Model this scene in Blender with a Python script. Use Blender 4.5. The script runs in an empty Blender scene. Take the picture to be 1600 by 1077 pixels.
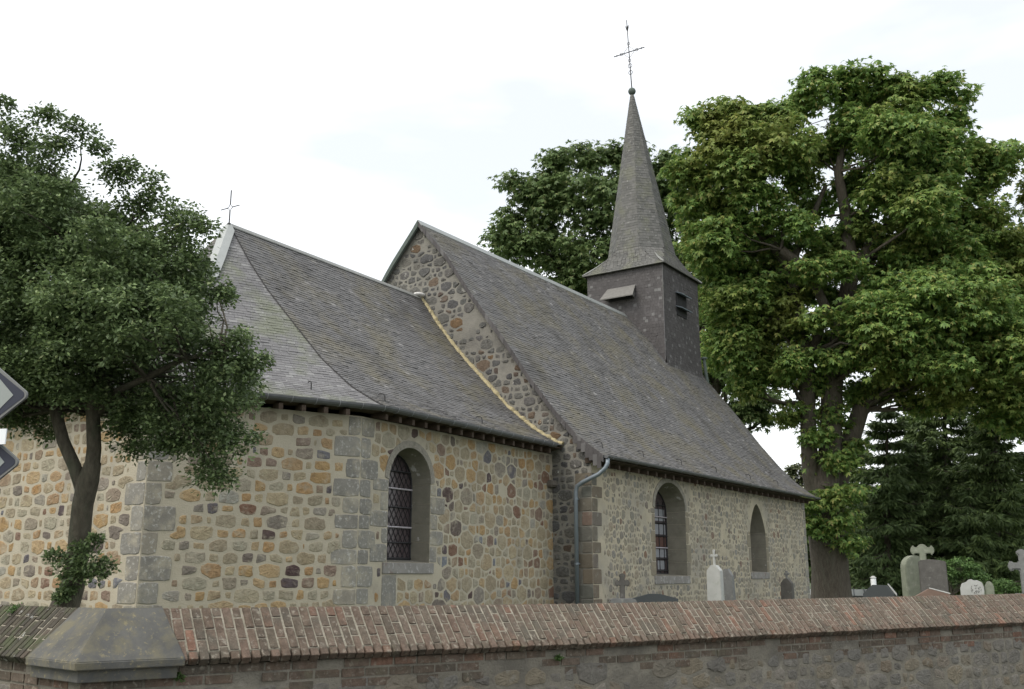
import bpy, bmesh, math, random
import numpy as np
from mathutils import Vector, Matrix
R_ = math.radians
sc = bpy.context.scene
COL = sc.collection

# ------------------------------------------------------------------ camera
CF, CX, CY, HOR = 1555.0, 800.0, 538.5, 898.0
T = math.atan((HOR - CY) / CF); A = R_(32.0)
EYE = Vector((0, 0, 1.65))
F0 = Vector((-math.sin(A), math.cos(A), 0)); RT = Vector((math.cos(A), math.sin(A), 0)); ZZ = Vector((0, 0, 1))
FW = F0 * math.cos(T) + ZZ * math.sin(T); UP = -F0 * math.sin(T) + ZZ * math.cos(T)
cam_d = bpy.data.cameras.new('camera'); cam = bpy.data.objects.new('camera', cam_d); COL.objects.link(cam)
cam_d.sensor_width = 36.0; cam_d.lens = CF / 1600 * 36; cam_d.clip_start = 0.05; cam_d.clip_end = 6000
M = Matrix((RT, UP, -FW)).transposed().to_4x4(); M.translation = EYE
cam.matrix_world = M
sc.camera = cam
# ------------------------------------------------------------------ light
SUN_EL, SUN_AZ = R_(52), R_(200)      # azimuth clockwise from +Y : light from behind and left of the camera
w = bpy.data.worlds.new('World'); sc.world = w; w.use_nodes = True
nt = w.node_tree; nt.nodes.clear()
out = nt.nodes.new('ShaderNodeOutputWorld'); add = nt.nodes.new('ShaderNodeAddShader')
b1 = nt.nodes.new('ShaderNodeBackground'); b2 = nt.nodes.new('ShaderNodeBackground')
sky = nt.nodes.new('ShaderNodeTexSky'); sky.sky_type = 'NISHITA'; sky.sun_disc = False
sky.sun_elevation = SUN_EL; sky.sun_rotation = SUN_AZ; sky.dust_density = 4
b1.inputs[1].default_value = 0.05
nt.links.new(sky.outputs[0], b1.inputs[0])
tc = nt.nodes.new('ShaderNodeTexCoord'); mp = nt.nodes.new('ShaderNodeMapping'); mp.inputs['Scale'].default_value = (1.6, 1.6, 5.0)
nz = nt.nodes.new('ShaderNodeTexNoise'); nz.inputs['Scale'].default_value = 1.7; nz.inputs['Detail'].default_value = 5; nz.inputs['Roughness'].default_value = .5
cr = nt.nodes.new('ShaderNodeValToRGB')
cr.color_ramp.elements[0].position = .36; cr.color_ramp.elements[0].color = (.74, .755, .755, 1)
cr.color_ramp.elements[1].position = .56; cr.color_ramp.elements[1].color = (1.0, .995, .975, 1)
nt.links.new(tc.outputs['Generated'], mp.inputs[0]); nt.links.new(mp.outputs[0], nz.inputs[0]); nt.links.new(nz.outputs[0], cr.inputs[0])
nt.links.new(cr.outputs[0], b2.inputs[0]); b2.inputs[1].default_value = 0.80
nt.links.new(b1.outputs[0], add.inputs[0]); nt.links.new(b2.outputs[0], add.inputs[1]); nt.links.new(add.outputs[0], out.inputs[0])
sd = bpy.data.lights.new('sun', 'SUN'); so = bpy.data.objects.new('sun', sd); COL.objects.link(so)
sd.energy = 1.1; sd.angle = R_(25); sd.color = (1, .96, .9)
sdir = Vector((math.sin(SUN_AZ) * math.cos(SUN_EL), math.cos(SUN_AZ) * math.cos(SUN_EL), math.sin(SUN_EL)))
so.rotation_euler = sdir.to_track_quat('Z', 'Y').to_euler()
so.location = (0, 0, 40)
sc.view_settings.view_transform = 'Standard'; sc.view_settings.look = 'None'; sc.view_settings.gamma = 1
sc.view_settings.exposure = 0.5
sc.cycles.max_bounces = 6; sc.cycles.diffuse_bounces = 3; sc.cycles.transparent_max_bounces = 4

rnd = random.Random(7)
npr = np.random.default_rng(5)
def ray(x, y): return FW + RT * ((x - CX) / CF) - UP * ((y - CY) / CF)
def at(x, y, d): return EYE + ray(x, y) * d
def onz(x, y, z):
    r = ray(x, y); return EYE + r * ((z - EYE.z) / r.z)

# ------------------------------------------------------------------ materials
def mat(name, base=None, ramp=None, noise=8.0, nmix=.35, dark=(.5, .5, .5), bump=.3, bscale=30, rough=.85, island=False,
        patches=(), transl=0, spec=.3, metal=0, bdist=.01, stretch=(1, 1, 1), wave=None):
    m = bpy.data.materials.new(name); m.use_nodes = True; t = m.node_tree; N = t.nodes; L = t.links
    p = N['Principled BSDF']; p.inputs['Roughness'].default_value = rough; p.inputs['Metallic'].default_value = metal
    p.inputs['Specular IOR Level'].default_value = spec
    tc = N.new('ShaderNodeTexCoord'); mp = N.new('ShaderNodeMapping'); mp.inputs['Scale'].default_value = stretch
    L.new(tc.outputs['Object'], mp.inputs[0]); co = mp.outputs[0]
    if ramp:
        r = N.new('ShaderNodeValToRGB'); e = r.color_ramp.elements
        while len(e) > 1: e.remove(e[-1])
        e[0].position = ramp[0][0]; e[0].color = (*ramp[0][1], 1)
        for ps, c in ramp[1:]:
            k = e.new(ps); k.color = (*c, 1)
        if island:
            g = N.new('ShaderNodeNewGeometry'); L.new(g.outputs['Random Per Island'], r.inputs[0])
        else:
            n0 = N.new('ShaderNodeTexNoise'); n0.inputs['Scale'].default_value = noise * .5; n0.inputs['Detail'].default_value = 6
            L.new(co, n0.inputs[0]); L.new(n0.outputs[0], r.inputs[0])
        col = r.outputs[0]
    else:
        rgb = N.new('ShaderNodeRGB'); rgb.outputs[0].default_value = (*base, 1); col = rgb.outputs[0]
    def mixc(fac, a, b, typ='MIX'):
        x = N.new('ShaderNodeMix'); x.data_type = 'RGBA'; x.blend_type = typ
        if isinstance(fac, (int, float)): x.inputs[0].default_value = fac
        else: L.new(fac, x.inputs[0])
        for v, i in ((a, 6), (b, 7)):
            if isinstance(v, tuple): x.inputs[i].default_value = (*v, 1)
            else: L.new(v, x.inputs[i])
        return x.outputs[2]
    if nmix:
        n1 = N.new('ShaderNodeTexNoise'); n1.inputs['Scale'].default_value = noise; n1.inputs['Detail'].default_value = 8; n1.inputs['Roughness'].default_value = .65
        L.new(co, n1.inputs[0])
        mr = N.new('ShaderNodeMapRange'); mr.inputs[1].default_value = .35; mr.inputs[2].default_value = .65
        L.new(n1.outputs[0], mr.inputs[0])
        mm = N.new('ShaderNodeMath'); mm.operation = 'MULTIPLY'; mm.inputs[1].default_value = nmix; L.new(mr.outputs[0], mm.inputs[0])
        col = mixc(mm.outputs[0], col, dark, 'MULTIPLY')
    for (c, scl, lo, hi, amt) in patches:
        n2 = N.new('ShaderNodeTexNoise'); n2.inputs['Scale'].default_value = scl; n2.inputs['Detail'].default_value = 7; n2.inputs['Roughness'].default_value = .62
        L.new(co, n2.inputs[0])
        mr = N.new('ShaderNodeMapRange'); mr.inputs[1].default_value = lo; mr.inputs[2].default_value = hi; mr.inputs[4].default_value = amt
        L.new(n2.outputs[0], mr.inputs[0]); col = mixc(mr.outputs[0], col, c)
    L.new(col, p.inputs['Base Color'])
    if bump:
        n3 = N.new('ShaderNodeTexNoise'); n3.inputs['Scale'].default_value = bscale; n3.inputs['Detail'].default_value = 8; n3.inputs['Roughness'].default_value = .7
        L.new(co, n3.inputs[0])
        bp = N.new('ShaderNodeBump'); bp.inputs['Strength'].default_value = bump; bp.inputs['Distance'].default_value = bdist
        L.new(n3.outputs[0], bp.inputs['Height']); L.new(bp.outputs[0], p.inputs['Normal'])
    if transl:
        tr = N.new('ShaderNodeBsdfTranslucent'); L.new(col, tr.inputs[0])
        ms = N.new('ShaderNodeMixShader'); ms.inputs[0].default_value = transl
        L.new(p.outputs[0], ms.inputs[1]); L.new(tr.outputs[0], ms.inputs[2]); L.new(ms.outputs[0], N['Material Output'].inputs[0])
    return m

MORT_C = mat('chancel_mortar', (.46, .42, .325), noise=3, nmix=.35, dark=(.68, .66, .62), bump=.6, bscale=45, bdist=.02, patches=[((.27, .25, .21), 1.1, .52, .68, .6)])
STONE_C = mat('chancel_stone', island=True, noise=14, nmix=.6, dark=(.55, .5, .48), bump=.8, bscale=26, bdist=.03,
    ramp=[(0, (0.398, 0.271, 0.127)), (.12, (0.465, 0.349, 0.198)), (.22, (0.332, 0.301, 0.219)), (.34, (0.442, 0.374, 0.241)), (.46, (0.365, 0.349, 0.269)), (.56, (0.420, 0.265, 0.120)),
          (.66, (0.266, 0.247, 0.212)), (.76, (0.365, 0.307, 0.198)), (.83, (0.365, 0.362, 0.312)), (.87, (0.221, 0.127, 0.085)), (.91, (0.299, 0.283, 0.234)), (.96, (0.094, 0.060, 0.057)), (1, (0.232, 0.253, 0.276))],
    patches=[((.42, .38, .29), 6, .52, .68, .6), ((.16, .11, .07), 5, .58, .70, .5)])
MORT_N = mat('nave_mortar', (.50, .45, .335), noise=2.2, nmix=.5, dark=(.68, .66, .64), bump=.7, bscale=40, bdist=.025, patches=[((.31, .295, .255), .8, .46, .62, .7), ((.24, .23, .19), 3, .54, .68, .5)])
STONE_N = mat('nave_stone', island=True, noise=16, nmix=.6, dark=(.6, .58, .55), bump=.9, bscale=30, bdist=.03,
    ramp=[(0, (0.291, 0.274, 0.224)), (.2, (0.347, 0.319, 0.248)), (.35, (0.246, 0.245, 0.218)), (.5, (0.403, 0.365, 0.277)), (.65, (0.302, 0.296, 0.271)), (.8, (0.358, 0.314, 0.236)), (.92, (0.224, 0.217, 0.195)), (1, (0.269, 0.171, 0.118))],
    patches=[((.36, .34, .28), 11, .56, .70, .6)])
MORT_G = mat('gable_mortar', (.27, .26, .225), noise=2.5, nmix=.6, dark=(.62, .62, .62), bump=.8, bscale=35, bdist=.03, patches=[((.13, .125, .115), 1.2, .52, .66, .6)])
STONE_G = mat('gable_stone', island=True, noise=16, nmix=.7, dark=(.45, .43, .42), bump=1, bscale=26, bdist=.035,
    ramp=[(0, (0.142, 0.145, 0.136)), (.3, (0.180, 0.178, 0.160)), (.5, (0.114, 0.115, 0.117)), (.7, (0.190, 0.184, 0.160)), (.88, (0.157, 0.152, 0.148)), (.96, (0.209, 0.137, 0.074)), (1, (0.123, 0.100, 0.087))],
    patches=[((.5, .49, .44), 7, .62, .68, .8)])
QUOIN = mat('blue_limestone', island=True, noise=9, nmix=.5, dark=(.66, .66, .68), bump=.6, bscale=30, bdist=.015,
    ramp=[(0, (0.241, 0.231, 0.203)), (.4, (0.280, 0.270, 0.234)), (.7, (0.213, 0.207, 0.185)), (1, (0.302, 0.275, 0.218))], patches=[((.38, .35, .27), 3.0, .50, .64, .75), ((.50, .50, .46), 17, .54, .68, .75), ((.15, .145, .12), 2, .55, .7, .5)])
QUOIN_B = mat('brown_quoin', island=True, noise=9, nmix=.5, dark=(.6, .6, .6), bump=.7, bscale=30, bdist=.02,
    ramp=[(0, (0.152, 0.135, 0.103)), (.4, (0.196, 0.162, 0.119)), (.7, (0.147, 0.151, 0.130)), (1, (0.206, 0.151, 0.119))], patches=[((.3, .29, .25), 6, .56, .7, .6)])
SLATE = mat('slate', island=True, noise=1.4, nmix=.55, dark=(.62, .61, .60), bump=.35, bscale=40, rough=.72, spec=.3,
    ramp=[(0, (0.136, 0.134, 0.132)), (.3, (0.167, 0.166, 0.164)), (.55, (0.148, 0.146, 0.145)), (.8, (0.182, 0.180, 0.179)), (.95, (0.133, 0.131, 0.130)), (.985, (0.212, 0.205, 0.201)), (1, (0.318, 0.314, 0.307))],
    patches=[((.165, .150, .100), .9, .46, .66, .7), ((.21, .205, .18), 16, .58, .66, .7), ((.075, .073, .068), .7, .54, .7, .55)])
SLATE_E = mat('slate_east', island=True, noise=1.2, nmix=.5, dark=(.7, .7, .7), bump=.35, bscale=40, rough=.7, spec=.35,
    ramp=[(0, (.155, .153, .155)), (.4, (.195, .192, .192)), (.7, (.170, .168, .170)), (1, (.26, .26, .255))],
    patches=[((.16, .175, .115), .9, .50, .62, .7), ((.34, .34, .33), 15, .60, .68, .8), ((.10, .10, .10), .8, .57, .7, .6)])
SLATE_T = mat('slate_tower', island=True, noise=2, nmix=.5, dark=(.66, .66, .66), bump=.3, bscale=40, rough=.72, spec=.3,
    ramp=[(0, (0.082, 0.077, 0.076)), (.5, (0.093, 0.087, 0.086)), (.9, (0.106, 0.100, 0.099)), (1, (0.190, 0.189, 0.184))], patches=[((.22, .21, .21), 5, .60, .72, .6)])
SLATE_S = mat('slate_spire', island=True, noise=2, nmix=.5, dark=(.66, .66, .64), bump=.3, bscale=40, rough=.72, spec=.3,
    ramp=[(0, (0.103, 0.104, 0.098)), (.5, (0.134, 0.134, 0.125)), (1, (0.156, 0.155, 0.147))], patches=[((.15, .155, .11), 1.6, .50, .64, .6), ((.30, .30, .28), 9, .60, .68, .7)])
DECK = mat('roof_deck', (.045, .043, .042), bump=.2)
ZINC = mat('zinc', (.34, .36, .35), noise=5, nmix=.4, dark=(.7, .72, .72), bump=.1, rough=.5, spec=.5, metal=.35)
LEAD = mat('old_zinc_ridge', (.27, .275, .26), noise=6, nmix=.5, dark=(.6, .62, .6), bump=.2, rough=.6, spec=.4)
GUT = mat('gutter_zinc', (.15, .155, .16), noise=7, nmix=.5, dark=(.6, .6, .6), bump=.1, rough=.5, spec=.5, metal=.3)
PIPE = mat('downpipe_zinc', (.22, .26, .29), noise=5, nmix=.4, dark=(.7, .7, .7), bump=.1, rough=.45, spec=.5, metal=.4)
VERD = mat('verdigris', (.12, .145, .13), noise=8, nmix=.5, dark=(.6, .65, .6), bump=.2)
IRON = mat('wrought_iron', (.045, .045, .045), noise=30, nmix=.4, bump=.2, rough=.6)
WOOD = mat('old_timber', (.075, .055, .04), noise=12, nmix=.6, bump=.6, bscale=20)
FILLET = mat('lime_fillet', (.46, .40, .24), noise=12, nmix=.5, dark=(.62, .6, .55), bump=.8, bscale=22, bdist=.03)
GLASS = mat('leaded_glass', (.085, .07, .072), noise=9, nmix=.7, dark=(.6, .5, .55), bump=.15, bscale=12, rough=.22, spec=.6)
GLASS_W = mat('pale_glass', (.30, .31, .33), noise=9, nmix=.3, bump=.1, rough=.25, spec=.6)
GLASS_R = mat('brown_glass', (.12, .065, .055), noise=9, nmix=.4, bump=.1, rough=.25, spec=.6)
CAME = mat('lead_came', (.03, .03, .032), nmix=0, bump=0, rough=.6)
BARW = mat('pale_bar', (.45, .42, .45), nmix=.2, bump=0, rough=.5)
BRICK = mat('coping_brick', island=True, noise=18, nmix=.75, dark=(.46, .45, .44), bump=1, bscale=36, bdist=.02,
    ramp=[(0, (0.165, 0.124, 0.091)), (.2, (0.194, 0.144, 0.108)), (.38, (0.136, 0.111, 0.084)), (.52, (0.204, 0.144, 0.108)), (.68, (0.194, 0.154, 0.118)), (.84, (0.155, 0.129, 0.096)), (.95, (0.262, 0.149, 0.103)), (1, (0.126, 0.108, 0.083))],
    patches=[((.10, .095, .075), 3.2, .50, .66, .7), ((.34, .31, .25), 22, .56, .68, .7), ((.17, .17, .11), 5, .58, .7, .5)])
BRICK_OLD = mat('mossy_brick', island=True, noise=14, nmix=.7, dark=(.5, .5, .48), bump=1, bscale=30, bdist=.02,
    ramp=[(0, (.07, .065, .05)), (.4, (.10, .085, .065)), (.8, (.085, .085, .055)), (1, (.13, .10, .08))],
    patches=[((.45, .45, .42), 9, .63, .67, .8), ((.08, .10, .045), 4, .5, .62, .7)])
BMORT = mat('brick_mortar', (.38, .35, .28), noise=14, nmix=.7, dark=(.42, .42, .38), bump=.9, bscale=50, bdist=.015)
MORT_W = mat('boundary_mortar', (.27, .25, .20), noise=3, nmix=.6, dark=(.5, .5, .5), bump=.9, bscale=35, bdist=.03, patches=[((.14, .13, .11), 1.5, .5, .65, .6), ((.36, .34, .28), 2.2, .58, .66, .5)])
STONE_W = mat('boundary_stone', island=True, noise=12, nmix=.6, dark=(.55, .55, .55), bump=1, bscale=24, bdist=.03,
    ramp=[(0, (0.206, 0.197, 0.173)), (.35, (0.256, 0.238, 0.202)), (.55, (0.186, 0.175, 0.152)), (.75, (0.276, 0.240, 0.173)), (.9, (0.235, 0.195, 0.143)), (1, (0.276, 0.253, 0.213))], patches=[((.3, .29, .25), 8, .6, .7, .6)])
CAPST = mat('cap_bluestone', (.120, .120, .110), noise=4, nmix=.5, dark=(.6, .6, .6), bump=.5, bscale=40, bdist=.01,
    patches=[((.17, .155, .10), 7, .46, .62, .75), ((.26, .23, .13), 24, .58, .66, .75), ((.07, .072, .07), 2, .5, .65, .5)])
BARK = mat('bark', (.145, .125, .10), noise=6, nmix=.7, dark=(.42, .42, .4), bump=1, bscale=12, bdist=.06, stretch=(3, 3, .5), patches=[((.17, .165, .13), 2, .5, .65, .5)])
BARK_S = mat('smooth_bark', (.15, .135, .10), noise=12, nmix=.7, dark=(.4, .4, .4), bump=1, bscale=22, bdist=.03, stretch=(2, 2, .7), patches=[((.08, .10, .06), 4, .5, .65, .5)])
LEAF_L = mat('small_leaf', island=True, nmix=.5, noise=1.8, dark=(.55, .6, .55), bump=0, rough=.45, spec=.35, transl=.3,
    ramp=[(0, (0.110, 0.154, 0.074)), (.4, (0.154, 0.217, 0.097)), (.7, (0.198, 0.278, 0.116)), (.93, (0.251, 0.342, 0.135)), (1, (0.372, 0.427, 0.212))])
LEAF_C = mat('chestnut_leaf', island=True, nmix=.4, noise=.35, dark=(.62, .7, .6), bump=0, rough=.5, spec=.3, transl=.36,
    ramp=[(0, (0.122, 0.215, 0.064)), (.35, (0.175, 0.288, 0.081)), (.65, (0.235, 0.363, 0.092)), (.85, (0.314, 0.409, 0.108)), (1, (0.402, 0.373, 0.134))], patches=[((.30, .29, .08), .28, .50, .68, .55)])
LEAF_D = mat('dark_chestnut_leaf', island=True, nmix=.5, noise=.4, dark=(.6, .65, .6), bump=0, rough=.5, spec=.3, transl=.34,
    ramp=[(0, (0.116, 0.175, 0.069)), (.4, (0.154, 0.228, 0.087)), (.8, (0.202, 0.287, 0.106)), (1, (0.289, 0.317, 0.135))])
LEAF_F = mat('far_leaf', island=True, nmix=.4, noise=.3, dark=(.7, .7, .7), bump=0, rough=.6, transl=.2,
    ramp=[(0, (0.065, 0.091, 0.039)), (.5, (0.098, 0.117, 0.052)), (1, (0.156, 0.156, 0.078))])
NEEDLE = mat('spruce_needles', island=True, nmix=.5, noise=.5, dark=(.6, .6, .6), bump=0, rough=.6, transl=.12,
    ramp=[(0, (0.090, 0.137, 0.051)), (.5, (0.131, 0.193, 0.070)), (1, (0.190, 0.260, 0.085))])
NEEDLE2 = mat('cypress_needles', island=True, nmix=.5, noise=.5, dark=(.6, .6, .6), bump=0, rough=.6, transl=.15,
    ramp=[(0, (0.094, 0.146, 0.060)), (.5, (0.135, 0.198, 0.078)), (1, (0.188, 0.263, 0.098))])
LEAF_B = mat('bright_shrub_leaf', island=True, nmix=.3, noise=2, bump=0, rough=.5, transl=.25, ramp=[(0, (0.072, 0.144, 0.042)), (1, (0.144, 0.240, 0.072))])
GRASS = mat('grass_ground', (.06, .085, .03), noise=2, nmix=.6, bump=.6, bscale=8, bdist=.05)
ASPH = mat('asphalt', (.05, .05, .05), noise=20, nmix=.4, bump=.6, bscale=120)
G_DARK = mat('dark_granite', (.05, .058, .06), noise=40, nmix=.3, bump=.1, rough=.45, spec=.5)
G_WHITE = mat('white_marble', (.44, .45, .43), noise=7, nmix=.4, dark=(.7, .7, .68), bump=.3, patches=[((.25, .28, .22), 5, .58, .7, .5)])
G_GREY = mat('grey_gravestone', (.20, .205, .20), noise=9, nmix=.6, dark=(.6, .6, .6), bump=.5, patches=[((.33, .33, .29), 10, .58, .68, .6)])
G_GREEN = mat('weathered_gravestone', (.24, .26, .20), noise=9, nmix=.6, dark=(.6, .62, .6), bump=.5, patches=[((.36, .37, .31), 7, .55, .68, .6)])
G_DK2 = mat('sooty_gravestone', (.125, .12, .11), noise=6, nmix=.6, dark=(.5, .5, .5), bump=.5, patches=[((.2, .2, .18), 9, .58, .68, .6)])
G_TERRA = mat('terracotta_slab', (.20, .14, .11), noise=9, nmix=.4, dark=(.6, .6, .6), bump=.4)
ROOFW = mat('pale_sheet', (.33, .345, .32), noise=6, nmix=.3, dark=(.7, .7, .7), bump=.1, rough=.4)
S_BLUE = mat('sign_blue', (.022, .027, .045), nmix=.1, bump=0, rough=.45, spec=.4)
S_WHITE = mat('sign_white', (.30, .33, .31), noise=3, nmix=.15, dark=(.8, .8, .8), bump=0, rough=.45)
S_PLATE = mat('white_plate', (.85, .88, .88), nmix=.05, bump=0, rough=.4)
S_GREY = mat('sign_border', (.19, .195, .185), nmix=.2, bump=0, rough=.5)
STEEL = mat('galvanised_post', (.3, .31, .31), noise=12, nmix=.4, bump=.05, rough=.5, metal=.5)

# ------------------------------------------------------------------ mesh helpers
class MB:
    def __init__(s): s.v = []; s.f = []; s.m = []
    def add(s, vs, fs, mi=0):
        o = len(s.v); s.v.extend([tuple(v) for v in vs]); s.f.extend([tuple(i + o for i in f) for f in fs]); s.m.extend([mi] * len(fs))
    def poly(s, pts, mi=0): s.add(pts, [range(len(pts))], mi)
    def hexa(s, b, t, mi=0):   # b,t: four points each (ccw seen from above)
        s.add(list(b) + list(t), [(3, 2, 1, 0), (4, 5, 6, 7), (0, 1, 5, 4), (1, 2, 6, 5), (2, 3, 7, 6), (3, 0, 4, 7)], mi)
    def box(s, c, e1, e2, e3, mi=0):   # centre and three half vectors
        c = Vector(c); b = [c - e1 - e2 - e3, c + e1 - e2 - e3, c + e1 + e2 - e3, c - e1 + e2 - e3]
        s.hexa(b, [p + 2 * e3 for p in b], mi)
    def prism(s, pts, d, mi=0):  # planar outline extruded by vector d
        n = len(pts); d = Vector(d); a = [Vector(p) for p in pts]
        s.add(a + [p + d for p in a], [tuple(reversed(range(n))), tuple(range(n, 2 * n))] + [(i, (i + 1) % n, n + (i + 1) % n, n + i) for i in range(n)], mi)
    def tube(s, pts, rad, n=8, mi=0, cap=True):
        pts = [Vector(p) for p in pts]
        if not hasattr(rad, '__len__'): rad = [rad] * len(pts)
        vs = []; ref = None
        for i, p in enumerate(pts):
            d = (pts[min(i + 1, len(pts) - 1)] - pts[max(i - 1, 0)]).normalized()
            if ref is None: ref = d.orthogonal().normalized()
            ref = (ref - d * ref.dot(d)); ref = ref.normalized() if ref.length > 1e-6 else d.orthogonal().normalized()
            b = d.cross(ref)
            for k in range(n):
                a = 2 * math.pi * k / n; vs.append(p + (ref * math.cos(a) + b * math.sin(a)) * rad[i])
        fs = [(i * n + k, i * n + (k + 1) % n, (i + 1) * n + (k + 1) % n, (i + 1) * n + k) for i in range(len(pts) - 1) for k in range(n)]
        if cap: fs += [tuple(reversed(range(n))), tuple(range((len(pts) - 1) * n, len(pts) * n))]
        s.add(vs, fs, mi)
    def sphere(s, c, r, n=14, sq=(1, 1, 1), mi=0):
        c = Vector(c); vs = []; fs = []
        for i in range(n + 1):
            th = math.pi * i / n
            for k in range(n):
                a = 2 * math.pi * k / n
                vs.append(c + Vector((math.sin(th) * math.cos(a) * sq[0], math.sin(th) * math.sin(a) * sq[1], math.cos(th) * sq[2])) * r)
        fs = [(i * n + k, (i + 1) * n + k, (i + 1) * n + (k + 1) % n, i * n + (k + 1) % n) for i in range(n) for k in range(n)]
        s.add(vs, fs, mi)
    def build(s, name, mats, parent=None, smooth=False, bevel=0):
        if not isinstance(mats, (list, tuple)): mats = [mats]
        me = bpy.data.meshes.new(name); me.from_pydata(s.v, [], s.f)
        for m in mats: me.materials.append(m)
        if len(mats) > 1: me.polygons.foreach_set('material_index', s.m)
        if smooth: me.polygons.foreach_set('use_smooth', [True] * len(me.polygons))
        me.update()
        o = bpy.data.objects.new(name, me); COL.objects.link(o)
        if bevel:
            bm = bmesh.new(); bm.from_mesh(me); bmesh.ops.remove_doubles(bm, verts=bm.verts, dist=1e-5)
            bmesh.ops.recalc_face_normals(bm, faces=bm.faces)
            bmesh.ops.bevel(bm, geom=[e for e in bm.edges if len(e.link_faces) == 2 and e.calc_face_angle(0) > .5], offset=bevel, segments=2, affect='EDGES', clamp_overlap=True)
            bm.to_mesh(me); bm.free()
        if parent is not None: adopt(o, parent)
        return o
def root_of(o):
    m = Vector((0, 0, 0))
    while o is not None: m = m + o.location; o = o.parent
    return m
def adopt(o, parent):
    o.parent = parent; o.matrix_parent_inverse = Matrix.Translation(-root_world(parent))
def root_world(o):
    while o.parent is not None: o = o.parent
    return o.location.copy() if True else None
def adopt_sub(o, parent):      # parts carry no offset of their own
    o.parent = parent
def tag(o, label=None, cat=None, group=None, kind=None):
    if label: o['label'] = label
    if cat: o['category'] = cat
    if group: o['group'] = group
    if kind: o['kind'] = kind
    return o
def thing(name, loc, label, cat, group=None):
    o = bpy.data.objects.new(name, None); COL.objects.link(o); o.location = loc; o.empty_display_size = .3
    return tag(o, label, cat, group)
# build a sub-part under a part: verts are world coordinates, the part's own frame is world shifted by its root
def sub(mb, name, mats, part, **k):
    o = mb.build(name, mats, None, **k); o.parent = part; return o

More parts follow.
